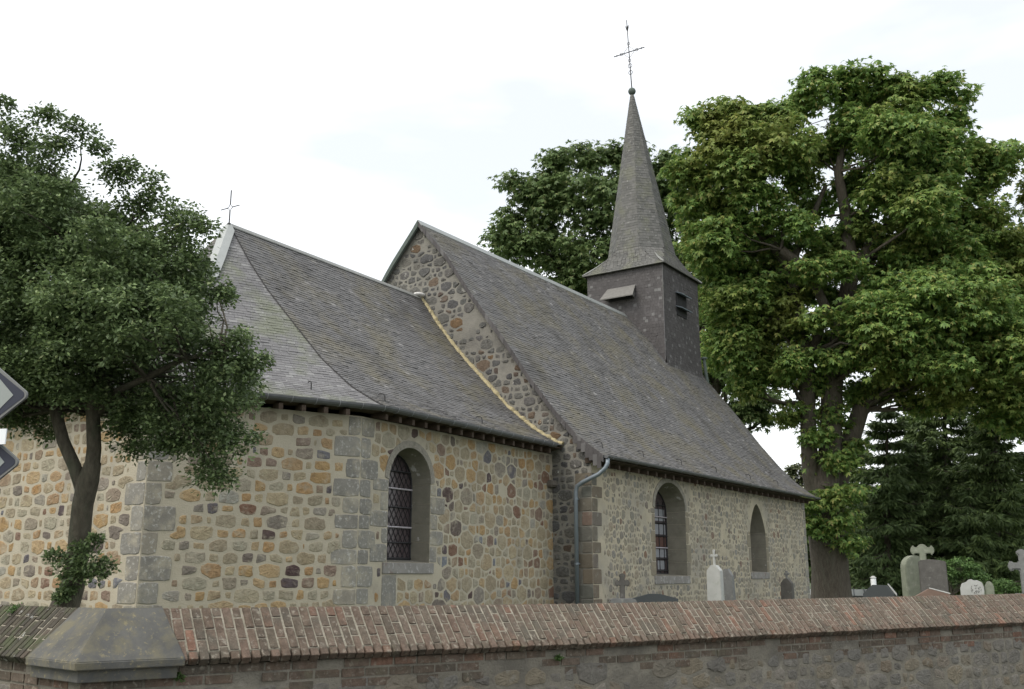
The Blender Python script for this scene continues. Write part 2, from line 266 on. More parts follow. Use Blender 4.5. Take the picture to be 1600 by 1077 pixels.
# ------------------------------------------------------------------ masonry
def stones(mb, P, e, n, s0, s1, z0, z1, ok, rad, asp, gap, mi, rise=(.004, .014), seed=1, keep=1.0, small=.5, bed=.12, snap=.5, bare=0.0, wob=.07):
    """random rubble: a power diagram of stones of mixed size on the plane through P, along e, outward n"""
    r = random.Random(seed); S = []; cell = rad[1] * 2.2; grid = {}
    def near(x, y, R):
        gx, gy = int(x // cell), int(y // cell)
        for a in range(gx - R, gx + R + 1):
            for b in range(gy - R, gy + R + 1):
                for q in grid.get((a, b), ()): yield q
    X0, X1, Y0, Y1 = s0 / asp, s1 / asp, z0, z1
    area = (X1 - X0) * (Y1 - Y0)
    for k, frac in ((1.0, .25), (.72, .35), (.5, 1), (.36, 1.6)):
        rr = rad[1] * k
        if rr < rad[0]: rr = rad[0]
        for _ in range(int(area / (rr * rr) * frac * (1 if k > .4 else small * 2))):
            x, y = r.uniform(X0 - rr, X1 + rr), r.uniform(Y0 - rr, Y1 + rr)
            q = rr * r.uniform(.85, 1.1)
            y += (round(y / bed) * bed - y) * snap
            if all((x - a) ** 2 + (y - b) ** 2 > ((q + c) * .88) ** 2 for a, b, c in near(x, y, 1)):
                grid.setdefault((int(x // cell), int(y // cell)), []).append((x, y, q)); S.append((x, y, q))
    for (x, y, q) in S:
        if r.random() > keep: continue
        if bare and math.sin(x * 2.3 + seed) + math.sin(y * 3.1 + x * 1.3 + seed) + .6 * math.sin(x * 6.1 - y * 5) > 1.25 and r.random() < bare: continue
        if not ok(x * asp, y): continue
        L_ = q * 1.45; poly = [(x - L_, y - L_), (x + L_, y - L_), (x + L_, y + L_), (x - L_, y + L_)]
        g = gap * r.uniform(.5, 1.4) / 2
        for (a, b, c) in near(x, y, 2):
            dx, dy = a - x, b - y; d2 = dx * dx + dy * dy
            if d2 < 1e-9 or d2 > (q + c) ** 2 * 5: continue
            d = math.sqrt(d2); t = (d2 + q * q - c * c) / (2 * d) - g; nx, ny = dx / d, dy / d
            out_ = []; m = len(poly)
            for i in range(m):
                p, p2 = poly[i], poly[(i + 1) % m]
                f1 = (p[0] - x) * nx + (p[1] - y) * ny - t; f2 = (p2[0] - x) * nx + (p2[1] - y) * ny - t
                if f1 <= 0: out_.append(p)
                if f1 * f2 < 0: k = f1 / (f1 - f2); out_.append((p[0] + (p2[0] - p[0]) * k, p[1] + (p2[1] - p[1]) * k))
            poly = out_
            if len(poly) < 3: break
        if len(poly) < 3: continue
        poly = [((a - x) * asp, b - y) for a, b in poly]; cx = x * asp
        # corner cutting twice
        cut = r.uniform(.06, .2)
        for rnd_ in range(2):
            o = []; m = len(poly); c_ = cut if rnd_ == 0 else .25
            for i in range(m):
                p, p2 = poly[i], poly[(i + 1) % m]
                if rnd_ == 0 and math.hypot(p[0] - p2[0], p[1] - p2[1]) < .02: o.append(((p[0] + p2[0]) / 2, (p[1] + p2[1]) / 2)); continue
                o.append((p[0] + (p2[0] - p[0]) * c_, p[1] + (p2[1] - p[1]) * c_)); o.append((p[0] + (p2[0] - p[0]) * (1 - c_), p[1] + (p2[1] - p[1]) * (1 - c_)))
            poly = o
        nv = len(poly)
        if nv < 5: continue
        pts = []; p2_, p3_ = r.uniform(0, 6.3), r.uniform(0, 6.3); w2 = r.uniform(0, wob); w3 = r.uniform(0, wob)
        for (a, b) in poly:
            th_ = math.atan2(b, a); k = .97 + r.uniform(-.04, .04) + w2 * math.sin(2 * th_ + p2_) + w3 * math.sin(3 * th_ + p3_); f = 1.0
            while f > .3 and not ok(cx + a * f * k * 1.04, y + b * f * k * 1.04): f -= .08
            pts.append((a * f * k, b * f * k))
        w_ = max(p[0] for p in pts) - min(p[0] for p in pts); h_ = max(p[1] for p in pts) - min(p[1] for p in pts)
        if w_ < .03 or h_ < .025: continue
        rs = r.uniform(*rise); tx = ty = 0; q_ = rs * .5 / max(w_, h_); tx, ty = r.uniform(-q_, q_), r.uniform(-q_, q_)
        vs = [P + e * (cx + a) + ZZ * (y + b) - n * .004 for a, b in pts]
        kk = 1 - .012 / max(min(w_, h_) / 2, .02)
        vs += [P + e * (cx + a * kk) + ZZ * (y + b * kk) + n * (rs * .8 + a * tx + b * ty + r.uniform(-.0015, .0015)) for a, b in pts]
        vs += [P + e * (cx + a * kk * .6 + r.uniform(-.004, .004)) + ZZ * (y + b * kk * .6) + n * (rs + a * tx * .6 + b * ty * .6 + r.uniform(-.004, .005)) for a, b in pts]
        vs.append(P + e * cx + ZZ * y + n * (rs + r.uniform(0, .004)))
        fs = [(k, (k + 1) % nv, nv + (k + 1) % nv, nv + k) for k in range(nv)] + [(nv + k, nv + (k + 1) % nv, 2 * nv + (k + 1) % nv, 2 * nv + k) for k in range(nv)] + [(2 * nv + k, 2 * nv + (k + 1) % nv, 3 * nv) for k in range(nv)]
        mb.add(vs, fs, mi)

def block(mb, P, e, n, s0, s1, z0, z1, rise, mi=0, r=rnd, j=.006, back=.03, flush0=False, flush1=False):
    """one dressed block with worn, slightly wavering arrises"""
    def run(a, b, k): return [(a[0] + (b[0] - a[0]) * i / k, a[1] + (b[1] - a[1]) * i / k) for i in range(k)]
    c = [(s0, z0), (s1, z0), (s1, z1), (s0, z1)]; k1 = max(2, int((s1 - s0) / .09)); k2 = max(2, int((z1 - z0) / .09))
    o = run(c[0], c[1], k1) + run(c[1], c[2], k2) + run(c[2], c[3], k1) + run(c[3], c[0], k2); corners = {0, k1, k1 + k2, 2 * k1 + k2}
    cx, cy_ = (s0 + s1) / 2, (z0 + z1) / 2; q = []
    for i, (x, y) in enumerate(o):
        d = r.uniform(0, j) + (r.uniform(.4, 1.3) * j if i in corners else 0)
        x2 = x + (d if x < cx - 1e-6 else -d if x > cx + 1e-6 else 0) * (1 if abs(x - s0) < 1e-6 or abs(x - s1) < 1e-6 else 0)
        y2 = y + (d if y < cy_ else -d) * (1 if abs(y - z0) < 1e-6 or abs(y - z1) < 1e-6 else 0); q.append((x2, y2))
    m = len(q); ins = .010
    def W(x, y, d): return P + e * x + ZZ * y + n * d
    v = [W(x, y, -back) for x, y in q] + [W(x, y, rise * .3) for x, y in q] + [W(x + (ins if x < cx else -ins), y + (ins if y < cy_ else -ins), rise + r.uniform(-.001, .001)) for x, y in q] + [W(cx, cy_, rise + .001)]
    f = [(a, (a + 1) % m, m + (a + 1) % m, m + a) for a in range(m)] + [(m + a, m + (a + 1) % m, 2 * m + (a + 1) % m, 2 * m + a) for a in range(m)] + [(2 * m + a, 2 * m + (a + 1) % m, 3 * m) for a in range(m)]
    mb.add(v, f, mi)

def arch_pts(c, hw, spring, rise, n=16, pointed=False):
    """right springing -> over the top -> left springing, in (s,z)"""
    p = []
    for k in range(n + 1):
        t = math.pi * k / n
        if pointed:
            x = math.cos(t); y = math.sin(t) ** .8 * (1 - .12 * (1 - abs(math.cos(t))) + .12) if 0 else (1 - abs(x) ** 1.6) ** .8
        else: x, y = math.cos(t), math.sin(t)
        p.append((c + hw * x, spring + rise * y))
    return p
def inside_win(wn, s, z, m=0):
    c, hw, sill, sp, rise = wn[:5]
    if abs(s - c) > hw + m or z < sill - m: return False
    if z <= sp: return True
    x = (s - c) / (hw + m); y = (z - sp) / (rise + m); return x * x + y * y < 1

def wall_face(mb, P, e, s0, s1, z0, z1, wins, mi=0):
    def W(s, z): return P + e * s + ZZ * z
    cur = s0
    for wn in wins:
        c, hw, sill, sp, rise = wn[:5]; pt = wn[6] if len(wn) > 6 else False
        mb.poly([W(cur, z0), W(c - hw, z0), W(c - hw, z1), W(cur, z1)], mi)
        mb.poly([W(c - hw, z0), W(c + hw, z0), W(c + hw, sill), W(c - hw, sill)], mi)
        ap = arch_pts(c, hw, sp, rise, pointed=pt)
        for k in range(len(ap) - 1):
            (xa, ya), (xb, yb) = ap[k], ap[k + 1]
            mb.poly([W(xb, yb), W(xa, ya), W(xa, z1), W(xb, z1)], mi)
        cur = c + hw
    mb.poly([W(cur, z0), W(s1, z0), W(s1, z1), W(cur, z1)], mi)

# ================================================================== SETTING
GZ = .55      # churchyard level
g = MB(); g.poly([(-1500, -1500, 0), (1500, -1500, 0), (1500, 1500, 0), (-1500, 1500, 0)]); tag(g.build('ground', GRASS), kind='structure')
# boundary wall line (apex), in plan
def cam_pt(lat, dep, z=0): return Vector((RT.x * lat + F0.x * dep, RT.y * lat + F0.y * dep, z))
W_A = cam_pt(-2.57, 7.9); W_B = cam_pt(7.19, 14.36)
wd = (W_B - W_A).normalized()                       # along the wall, to the right and away
wn_ = Vector((wd.y, -wd.x, 0))                      # towards the camera / road
if wn_.dot(-F0) < 0: wn_ = -wn_
hd = R_(-50)                                        # left arm heading, relative to the camera axis
ld = F0 * math.cos(hd) + RT * math.sin(hd)
ln = Vector((-ld.y, ld.x, 0)).normalized()
if ln.dot(-F0) < 0: ln = -ln
# drip corner from the photograph, coping run .33
dc = onz(118, 1036, 1.03)
def isect(p, d, q, k):
    det = d.x * (-k.y) + k.x * d.y; r = q - p; t = (r.x * (-k.y) + k.x * r.y) / det; return p + d * t
RUN = .33
# apex corner: intersection of the apex lines
lp = Vector((dc.x, dc.y, 0)) - ln * RUN
AC = isect(W_A, wd, lp, ld)
def proj_x(p):
    v = p - EYE; return CX + CF * v.dot(RT) / v.dot(FW)
def solve(fn, target, lo, hi):     # fn monotone in t
    s_ = 1 if fn(hi) > fn(lo) else -1
    for _ in range(50):
        m = (lo + hi) / 2
        if (fn(m) - target) * s_ > 0: hi = m
        else: lo = m
    return (lo + hi) / 2
def mit(ac, a, b): return isect(ac + wn_ * a, wd, ac + ln * b, ld)
def up3(p, z): return Vector((p.x, p.y, z))
AC0 = AC.copy(); t_ = solve(lambda t: proj_x(up3(mit(AC0 + wd * t, .342, .342), 1.055)), 118, -2, 2); AC = AC0 + wd * t_
CAPR = solve(lambda t: proj_x(up3(AC + wd * t + wn_ * .342, 1.055)), 290, .1, 3); CAPL = solve(lambda t: proj_x(up3(AC + ld * t + ln * .342, 1.055)), 40, .05, 2)
print('CAP', AC, t_, CAPR, CAPL)
right_len = (W_B - AC).length + 7.0; left_len = 9.0
CAPLEN_R = (onz(290, 1028, 1.03) - dc).to_2d().length if True else 0
def ztop(t): return float(np.interp(t, [0, 4.5, 12.5, 20], [1.398, 1.371, 1.389, 1.40]))
cy = MB()
far = [AC + wd * (right_len + 0), AC + wd * right_len + Vector((6, 30, 0)), Vector((20, 110, 0)), Vector((-110, 110, 0)), Vector((-110, 20, 0)), AC + ld * left_len]
pts = [AC] + far
cy.poly([(p.x, p.y, GZ) for p in pts])
for i in range(len(pts)):
    a, b = pts[i], pts[(i + 1) % len(pts)]; cy.poly([(b.x, b.y, GZ), (a.x, a.y, GZ), (a.x, a.y, -.2), (b.x, b.y, -.2)])
tag(cy.build('churchyard_lawn', GRASS), kind='structure')
rd = MB()
q = [AC + wd * 40 + wn_ * .9, AC + wd * 40 + wn_ * 30, AC - wd * 30 + wn_ * 30, AC - wd * 30 + wn_ * .9]
rd.poly([(p.x, p.y, .004) for p in reversed(q)]); tag(rd.build('road', ASPH), kind='structure')

# ================================================================== BOUNDARY WALL
bw = thing('boundary_wall', (AC.x, AC.y, 0), 'low stone wall with a sloping brick coping in front of the church', 'wall')
def coping(P0, d, n, length, zf, seed, skip0):
    """brick on edge slope, both sides"""
    r = random.Random(seed); bk = MB(); mo = MB(); H = .355
    sl = Vector((n.x * RUN, n.y * RUN, -H)); SL = sl.length; su = sl / SL; nn = d.cross(su); nn = nn if nn.z > 0 else -nn
    sb = Vector((-n.x * RUN, -n.y * RUN, -H)); nb = d.cross(sb).normalized(); nb = nb if nb.z > 0 else -nb
    t = skip0; k = 0
    while t < length:
        w_ = .066 + r.uniform(-.004, .004)
        ap = P0 + d * t + ZZ * zf(t)
        # staggered courses down the slope
        cuts = [0, .10, .305, SL] if k % 2 else [0, .205, .41, SL]
        if r.random() < .15: cuts = [0, r.uniform(.08, .2), r.uniform(.28, .4), SL]
        for a, b in zip(cuts[:-1], cuts[1:]):
            if b - a < .03: continue
            up = r.uniform(-.003, .006); a2 = a + .006; b2 = b - .005 if b < SL else b + r.uniform(-.006, .004)
            mid = ap + su * (a2 + b2) / 2 + d * (w_ / 2 + r.uniform(-.002, .002)) + nn * (up - .031)
            e1 = (d + su * r.uniform(-.03, .03)).normalized() * (w_ / 2 - .001)
            bk.box(mid, e1, su * ((b2 - a2) / 2), nn * .034)
        sbu = sb.normalized()
        bk.box(ap + sbu * SL / 2 + d * w_ / 2 - nb * .012, d * (w_ / 2 - .004), sbu * SL / 2, nb * .02)
        t += w_ + r.uniform(.010, .016); k += 1
    # mortar body
    N = max(2, int(length / 1.0))
    for i in range(N):
        t0 = skip0 + (length - skip0) * i / N; t1 = skip0 + (length - skip0) * (i + 1) / N
        def sect(t):
            p = P0 + d * t; z = zf(t) - .003
            k = 1 - .055 / RUN; return [p + ZZ * z, p + n * (RUN * k) + ZZ * (z - H * k), p + n * (RUN * k) + ZZ * (z - H - .03), p - n * (RUN * k) + ZZ * (z - H - .03), p - n * (RUN * k) + ZZ * (z - H * k)]
        a, b = sect(t0), sect(t1); m = len(a)
        mo.add(a + b, [(k, (k + 1) % m, m + (k + 1) % m, m + k) for k in range(m)])
    return bk, mo
# lower body (two arms)
def arm(P0, d, n, length, zf, seed, skip, bmat, label=None):
    bk, mo = coping(P0, d, n, length, zf, seed, skip)
    o = bk.build('coping_bricks', bmat, bw, bevel=.003)
    if label: o['label'] = label
    mo.build('coping_mortar', BMORT, bw)
    body = MB(); TH = .235; tm = (mit(AC, TH, TH) - AC - n * TH).dot(d); tb_ = (mit(AC, -TH, -TH) - AC + n * TH).dot(d)
    front = P0 + n * TH
    N = 10
    for i in range(N):
        a = length * i / N; b = length * (i + 1) / N; a_keep = a
        for (off, flip) in ((TH, 0), (-TH, 1)):
            a = (tm if off > 0 else tb_) if i == 0 else a_keep
            pa, pb = P0 + n * off + d * a, P0 + n * off + d * b
            body.poly([pa, pb, pb + ZZ * (zf(b) - .40), pa + ZZ * (zf(a) - .40)], 0)
    r = random.Random(seed + 5)
    ztopb = 1.371 - .40
    # brick courses under the coping
    for c_ in range(3):
        t = tm - .02 * c_
        while t < length:
            L_ = .215 + r.uniform(-.01, .012)
            if r.random() > (.05, .15, .6)[c_]:
                zc = zf(max(t, 0)) - .40 - .033 - c_ * .078
                body.box(front + d * (t + L_ / 2) + ZZ * zc + n * r.uniform(-.012, .004) - n * .02, d * (L_ / 2 - .006), n * .03, ZZ * (.031 + r.uniform(-.002, .001)), 2)
            t += L_ + .008
    lim = ztopb - .19
    stones(body, front, d, n, tm, length, .35, .88, lambda s, z: z < .850 and tm + .01 < s < length, (.030, .12), 1.7, .022, 1, rise=(.002, .014), seed=seed + 9, small=1.2, bed=.15, snap=.9, bare=.5, wob=.1)
    body.build('wall_body', [MORT_W, STONE_W, BRICK], bw)
arm(AC, wd, wn_, right_len, ztop, 11, CAPR - .12, BRICK)
arm(AC, ld, ln, left_len, lambda t: 1.398 - .0 * t, 23, CAPL - .1, BRICK_OLD, 'old mossy dark coping bricks with white lichen')
# corner cap stone: mitred gable section
def miter(P, offr, offl):    # point offset from both arms
    return isect(AC + wn_ * offr, wd, AC + ln * offl, ld)
cp = MB(); zt = 1.398 + .012; H = .355; Rn = RUN + .012
def capsec(base_r, off, z):
    return base_r + off
endR = AC + wd * CAPR; endL = AC + ld * CAPL
cf = miter(AC, Rn, Rn); cb = miter(AC, -Rn, -Rn)
# ridge slightly hipped toward the ends
rR = AC + wd * (CAPR - .1); rL = AC + ld * (CAPL - .06); ap = AC
def P3(p, z): return Vector((p.x, p.y, z))
zd = zt - H
F_r, B_r = endR + wn_ * Rn, endR - wn_ * Rn; F_l, B_l = endL + ln * Rn, endL - ln * Rn
V = [P3(rR, zt), P3(ap, zt), P3(rL, zt), P3(F_r, zd), P3(cf, zd), P3(F_l, zd), P3(B_r, zd), P3(cb, zd), P3(B_l, zd)]
V += [p - ZZ * .055 for p in V[3:9]]
cp.add(V, [(1, 0, 3, 4), (2, 1, 4, 5), (0, 1, 7, 6), (1, 2, 8, 7), (0, 6, 3), (2, 5, 8), (3, 9, 10, 4), (4, 10, 11, 5), (6, 7, 13, 12), (7, 8, 14, 13), (3, 6, 12, 9), (5, 11, 14, 8), (9, 12, 13, 10), (10, 13, 14, 11)])
cp.build('cap_stone', CAPST, bw, bevel=.006)
cs = MB(); q1 = .045
cf2 = miter(AC, Rn - q1, Rn - q1); cb2 = miter(AC, -Rn + q1, -Rn + q1)
eR = AC + wd * (CAPR - .04); eL = AC + ld * (CAPL - .0)
ring = [eR + wn_ * (Rn - q1), cf2, eL + ln * (Rn - q1), eL - ln * (Rn - q1), cb2, eR - wn_ * (Rn - q1)]
cs.prism([P3(p, zd - .055 - .085) for p in ring], (0, 0, .085)); cs.build('cap_bed_stone', CAPST, bw, bevel=.004)

# ================================================================== CHURCH
ch = thing('church', (-13, 20, GZ), 'small stone village church with slate roofs and a slate clad belfry spire', 'church')
ZB = .3
XA, YA = -15.2, 13.35                           # apse centre
CE = [Vector((-11.25, 13.1, 0)), Vector((-12.78, 9.95, 0)), Vector((-17.35, 9.95, 0)), Vector((-19.15, 13.1, 0))]
a2 = R_(2.0); NO = Vector((-9.86, 19.63, 0)); nu = Vector((math.sin(a2), math.cos(a2), 0)); nw = Vector((-math.cos(a2), math.sin(a2), 0))
def NL(u, w_, z): return NO + nu * u + nw * w_ + ZZ * z
WT = 4.32                                        # chancel wall head
WINC = (14.50 - 13.1, .62, 1.86, 3.30, .62, .42)  # centre along the wall, half width, sill, springing, rise, depth
# chancel walls
faces = [(Vector((-11.25, 13.1, 0)), Vector((0, 1, 0)), 6.75, [WINC]), (CE[1], (CE[0] - CE[1]).normalized(), (CE[0] - CE[1]).length, []),
         (CE[2], (CE[1] - CE[2]).normalized(), (CE[1] - CE[2]).length, []), (CE[3], (CE[2] - CE[3]).normalized(), (CE[2] - CE[3]).length, []),
         (Vector((-19.15, 19.9, 0)), Vector((0, -1, 0)), 6.8, [])]
rq = random.Random(3); cw = MB()
def courses(z0, z1, r, hmin=.24, hmax=.40, w=(.20, .50)):
    z = z0; o = []; k = 0
    while z < z1:
        h = r.uniform(hmin, hmax); b = (w[0] + .03, w[0] + .12) if k % 2 else (w[1] - .16, w[1]); b2 = (w[1] - .16, w[1]) if k % 2 else (w[0] + .03, w[0] + .12)
        o.append((z, min(z + h, z1), r.uniform(*b), r.uniform(*b2))); z += h; k += 1
    return o
def cw_at(cs, z, side):
    for a, b, wa, wb in cs:
        if a <= z < b: return wa if side == 0 else wb
    return .3
CQ = [courses(ZB, WT, rq) for _ in range(4)]      # corner i: start of face i, end of face i+1
for fi, (P, e, ln_, wins) in enumerate(faces):
    n = Vector((e.y, -e.x, 0))
    wall_face(cw, P, e, 0, ln_, ZB, WT, wins, 0)
    def ok(s, z, ln_=ln_, wins=wins, fi=fi):
        if s < .01 or s > ln_ - .01 or z < ZB or z > WT - .02: return False
        if fi < 4 and s < cw_at(CQ[fi], z, 0) + .018: return False
        if 0 < fi < 5 and s > ln_ - cw_at(CQ[fi - 1], z, 1) - .018: return False
        for wn in wins:
            if inside_win(wn, s, z, .12): return False
            if wn[2] - .02 < z < wn[3] + .02 and abs(s - wn[0]) < wn[1] + cw_at(JAMB, z, 0 if s < wn[0] else 1) + .015: return False
            if wn[2] - .23 < z < wn[2] and abs(s - wn[0]) < wn[1] + .15: return False
            if z < wn[2] - .19 and abs(s - (wn[0] - .54)) < .225: return False
        return True
    JAMB = courses(WINC[2], WINC[3], random.Random(12), .26, .38, (.14, .52))
    if fi == 0: stones(cw, P, e, n, .0, ln_, ZB, WT, ok, (.028, .175), 1.15, .022, 1, rise=(.003, .010), seed=31, small=1.2, bed=.21, snap=.9, bare=.08)
    else: stones(cw, P, e, n, .0, ln_, ZB, WT, ok, (.030, .125), 1.7, .030, 1, rise=(.003, .013), seed=31 + fi * 7, small=1.2, bed=.19, snap=.93, bare=.10)
cwo = cw.build('chancel_wall', [MORT_C, STONE_C], ch)
for ci in range(4):
    quo = MB(); P0, e0 = faces[ci][0], faces[ci][1]; P1, e1, l1 = faces[ci + 1][0], faces[ci + 1][1], faces[ci + 1][2]
    n0, n1 = Vector((e0.y, -e0.x, 0)), Vector((e1.y, -e1.x, 0)); P1 = P0 - e1 * l1
    for za, zb, wa, wb in CQ[ci]:
        block(quo, P0, e0, n0, 0, wa, za, zb - .006, .006 + rq.uniform(0, .006), 0, rq, j=.014); block(quo, P1, e1, n1, l1 - wb, l1, za, zb - .006, .006 + rq.uniform(0, .006), 0, rq, j=.014)
    quo.build('corner_quoins', QUOIN, ch)

def window(P, e, n, wn, kind, splay, qm, parent_name):
    c, hw, sill, sp, rise, dep = wn[:6]; pt = wn[6] if len(wn) > 6 else False
    def W(s, z, d=0): return P + e * s + ZZ * z - n * d
    # surround: blocks and voussoirs, one mesh with the splayed reveal
    sur = MB(); r = random.Random(int(c * 100))
    cs_ = JAMB if kind == 'chancel' else courses(sill, sp, random.Random(int(c * 9)), .3, .45, (.10, .30))
    for za, zb, wl_a, wr_a in cs_:
        block(sur, P, e, n, c - hw - wl_a, c - hw, za, zb - .006, .006 + r.uniform(0, .005), 0, r, j=.010)
        block(sur, P, e, n, c + hw, c + hw + wr_a, za, zb - .006, .006 + r.uniform(0, .005), 0, r, j=.010)
    if kind != 'nave2':
        ring_o = arch_pts(c, hw + .11, sp + .03, rise + .10, 15); ring_i = arch_pts(c, hw, sp, rise, 15)
        for i in range(15):
            if ring_i[i][1] < sp + .12 and ring_i[i + 1][1] < sp + .12: continue
            a, b, c2, d2 = ring_i[i], ring_i[i + 1], ring_o[i + 1], ring_o[i]
            sur.prism([W(*a, .02), W(*d2, .02), W(*c2, .02), W(*b, .02)], n * (.035 + r.uniform(-.004, .006)), 1)
    # reveal
    outer = [(c + hw, sill)] + arch_pts(c, hw, sp, rise, 16, pt) + [(c - hw, sill)]
    ih = hw - splay; inner = [(c + ih, sill + .05)] + arch_pts(c, ih, sp - .02, rise - splay, 16, pt) + [(c - ih, sill + .05)]
    m = len(outer)
    for i in range(m):
        j = (i + 1) % m
        a, b = outer[i], outer[j]; a2_, b2_ = inner[i], inner[j]
        # split long sides into courses so that the joints show
        segs = 1
        if abs(a[0] - b[0]) < 1e-6 and abs(a[1] - b[1]) > .6: segs = int(abs(a[1] - b[1]) / .31)
        for q in range(segs):
            t0, t1 = q / segs, (q + 1) / segs
            if segs > 1: t1 -= .006 / abs(a[1] - b[1]) * 1.2
            A0 = (a[0] + (b[0] - a[0]) * t0, a[1] + (b[1] - a[1]) * t0); A1 = (a[0] + (b[0] - a[0]) * t1, a[1] + (b[1] - a[1]) * t1)
            B0 = (a2_[0] + (b2_[0] - a2_[0]) * t0, a2_[1] + (b2_[1] - a2_[1]) * t0); B1 = (a2_[0] + (b2_[0] - a2_[0]) * t1, a2_[1] + (b2_[1] - a2_[1]) * t1)
            sur.poly([W(*A0, 0), W(*A1, 0), W(*B1, dep), W(*B0, dep)], 2)
        if segs > 1:
            x_ = .006; off = -x_ if a[0] < c else x_
            sur.poly([W(a[0] + off, a[1], .001), W(b[0] + off, b[1], .001), W(b2_[0] + off, b2_[1], dep), W(a2_[0] + off, a2_[1], dep)], 3)
    s_o = sur.build('window_surround', [qm, QUOIN_PALE, REVEAL, MORT_C], ch)
    # sill stone
    sm = MB(); sm.box(W(c, sill - .10, -.012 + .04), e * (hw + .12), n * .055, ZZ * .095); sl = sm.build('window_sill', SILLM, ch, bevel=.008)
    # glazing
    gm = MB(); gm.poly([W(s, z_, dep - .002) for s, z_ in inner], 0)
    glz = gm.build('window_glass', GLASS, ch)
    fr = MB()
    cl = []
    for s_, z_ in inner: cl.append(W(s_, z_, dep - .02))
    fr.tube(cl + [cl[0]], .018, 6)
    lat = MB()
    def half(z_):
        if z_ <= sp: return ih
        y = (z_ - sp) / max(rise - splay, .01); return ih * math.sqrt(max(0, 1 - y * y)) if y < 1 else 0
    if kind == 'chancel':
        step = .135; top = sp + rise - splay
        for sg in (-1, 1):
            k = -20
            while k < 40:
                # line s = c + sg*(t) ; diamond slope 1.6
                pts_ = []; b0 = sill + k * step * 1.55
                for q in range(0, 41):
                    s_ = -ih + 2 * ih * q / 40; z_ = b0 + (s_ + ih) * 1.55 if sg > 0 else b0 + (ih - s_) * 1.55
                    if sill + .05 < z_ < top and abs(s_) < half(z_): pts_.append((s_, z_))
                if len(pts_) > 1: lat.tube([W(c + pts_[0][0], pts_[0][1], dep - .012), W(c + pts_[-1][0], pts_[-1][1], dep - .012)], .0055, 4)
                k += 1
        sub(lat, 'lead_lattice', CAME, glz)
        bars = [(.12, 0), (.52, 0), (.93, 1), (1.30, 0), (1.62, 1), (1.86 - .02, 0)]
        zs = [(1.94, CAME), (2.22, CAME), (2.50, BARW), (2.86, CAME), (3.20, BARW), (3.52, CAME)]
    elif kind == 'nave':
        zs = [(1.75, CAME), (2.05, CAME), (2.32, BARW), (2.62, CAME), (2.95, CAME), (3.10, BARW), (3.4, CAME)]
        for s_ in (-ih * .55, -ih * .1, ih * .45, ih * .8): lat.tube([W(c + s_, sill + .05, dep - .012), W(c + s_, sp + half(0) * .3, dep - .012)], .012, 4)
        sub(lat, 'lead_lattice', CAME, glz)
        for (x0, x1, z0, z1, mt) in ((.02, .95, 2.66, 2.92, GLASS_W), (-.5, .95, 2.35, 2.6, GLASS_R), (.1, .95, 2.08, 2.29, GLASS_W), (.3, .8, 1.78, 2.0, GLASS_W), (-.2, .9, 3.0, 3.3, GLASS_W)):
            pm = MB(); pm.poly([W(c + x0 * ih, z0, dep - .006), W(c + x1 * ih, z0, dep - .006), W(c + x1 * ih, z1, dep - .006), W(c + x0 * ih, z1, dep - .006)]); sub(pm, 'glass_panel', mt, glz)
    else: zs = [(2.1, CAME), (2.6, CAME), (3.1, CAME)]
    for z_, mt in zs:
        h_ = half(z_)
        if h_ < .1: continue
        bm_ = MB(); bm_.tube([W(c - h_, z_, dep - .035), W(c + h_, z_, dep - .035)], .014 if mt is CAME else .017, 6)
        sub(bm_, 'glazing_bar', mt, glz)
    sub(fr, 'window_frame', CAME, glz)
    return glz
QUOIN_PALE = mat('rough_lime_ring', (.33, .31, .26), noise=14, nmix=.6, dark=(.55, .55, .55), bump=1, bscale=30, bdist=.03)
NSUR = mat('nave_jamb_stone', island=True, noise=9, nmix=.5, dark=(.7, .7, .7), bump=.6, bscale=30, bdist=.015, ramp=[(0, (.24, .22, .165)), (.5, (.27, .235, .17)), (1, (.21, .20, .17))], patches=[((.38, .35, .28), 12, .58, .7, .5)])
REVEAL = mat('window_reveal_stone', (.24, .225, .18), noise=5, nmix=.5, dark=(.6, .6, .6), bump=.5, bscale=30, patches=[((.55, .54, .52), 3.1, .62, .66, .8), ((.13, .125, .09), 2.2, .52, .66, .5)])
SILLM = mat('sill_stone', (.27, .26, .24), noise=6, nmix=.5, dark=(.6, .6, .6), bump=.7, patches=[((.46, .46, .44), 9, .55, .62, .6), ((.18, .12, .10), 4, .58, .66, .6)])
window(faces[0][0], faces[0][1], Vector((1, 0, 0)), WINC, 'chancel', .06, QUOIN, 'chancel')
xb = MB(); block(xb, faces[0][0], Vector((0, 1, 0)), Vector((1, 0, 0)), WINC[0] - .74, WINC[0] - .34, .9, WINC[2] - .21, .012); xb.build('stone_slab', QUOIN, ch)

# nave walls -----------------------------------------------------------
UG = .06
PROF_N = [(0, 4.2), (.35, 4.45), (.72, 4.76), (1.26, 5.33), (1.92, 6.16), (2.65, 7.18), (3.62, 8.43), (4.44, 9.61), (5.4, 10.72)]
def profn(w_):
    w_ = min(w_, 10.8 - w_); return float(np.interp(w_, [p[0] for p in PROF_N], [p[1] for p in PROF_N]))
nwall = MB(); PN = NL(UG, .38, 0); NWL = 14.74 - UG
WN1 = (4.07 - UG, .90, 1.62, 3.25, .68, .52); WN2 = (10.17 - UG, .64, 1.72, 2.9, .84, .55, True)
wall_face(nwall, PN, nu, 0, NWL, ZB, 4.12, [WN1, WN2], 0)
for wn in (): pass
def okn(s, z):
    if s < .5 or s > NWL - .32 or z > 4.08 or z < ZB: return False
    for wn in (WN1, WN2):
        if inside_win(wn, s, z, .16): return False
        k = int((z - wn[2]) / .31)
        if wn[2] - .22 < z < wn[3] + .1 and abs(s - wn[0]) < wn[1] + .2: return False
    return True
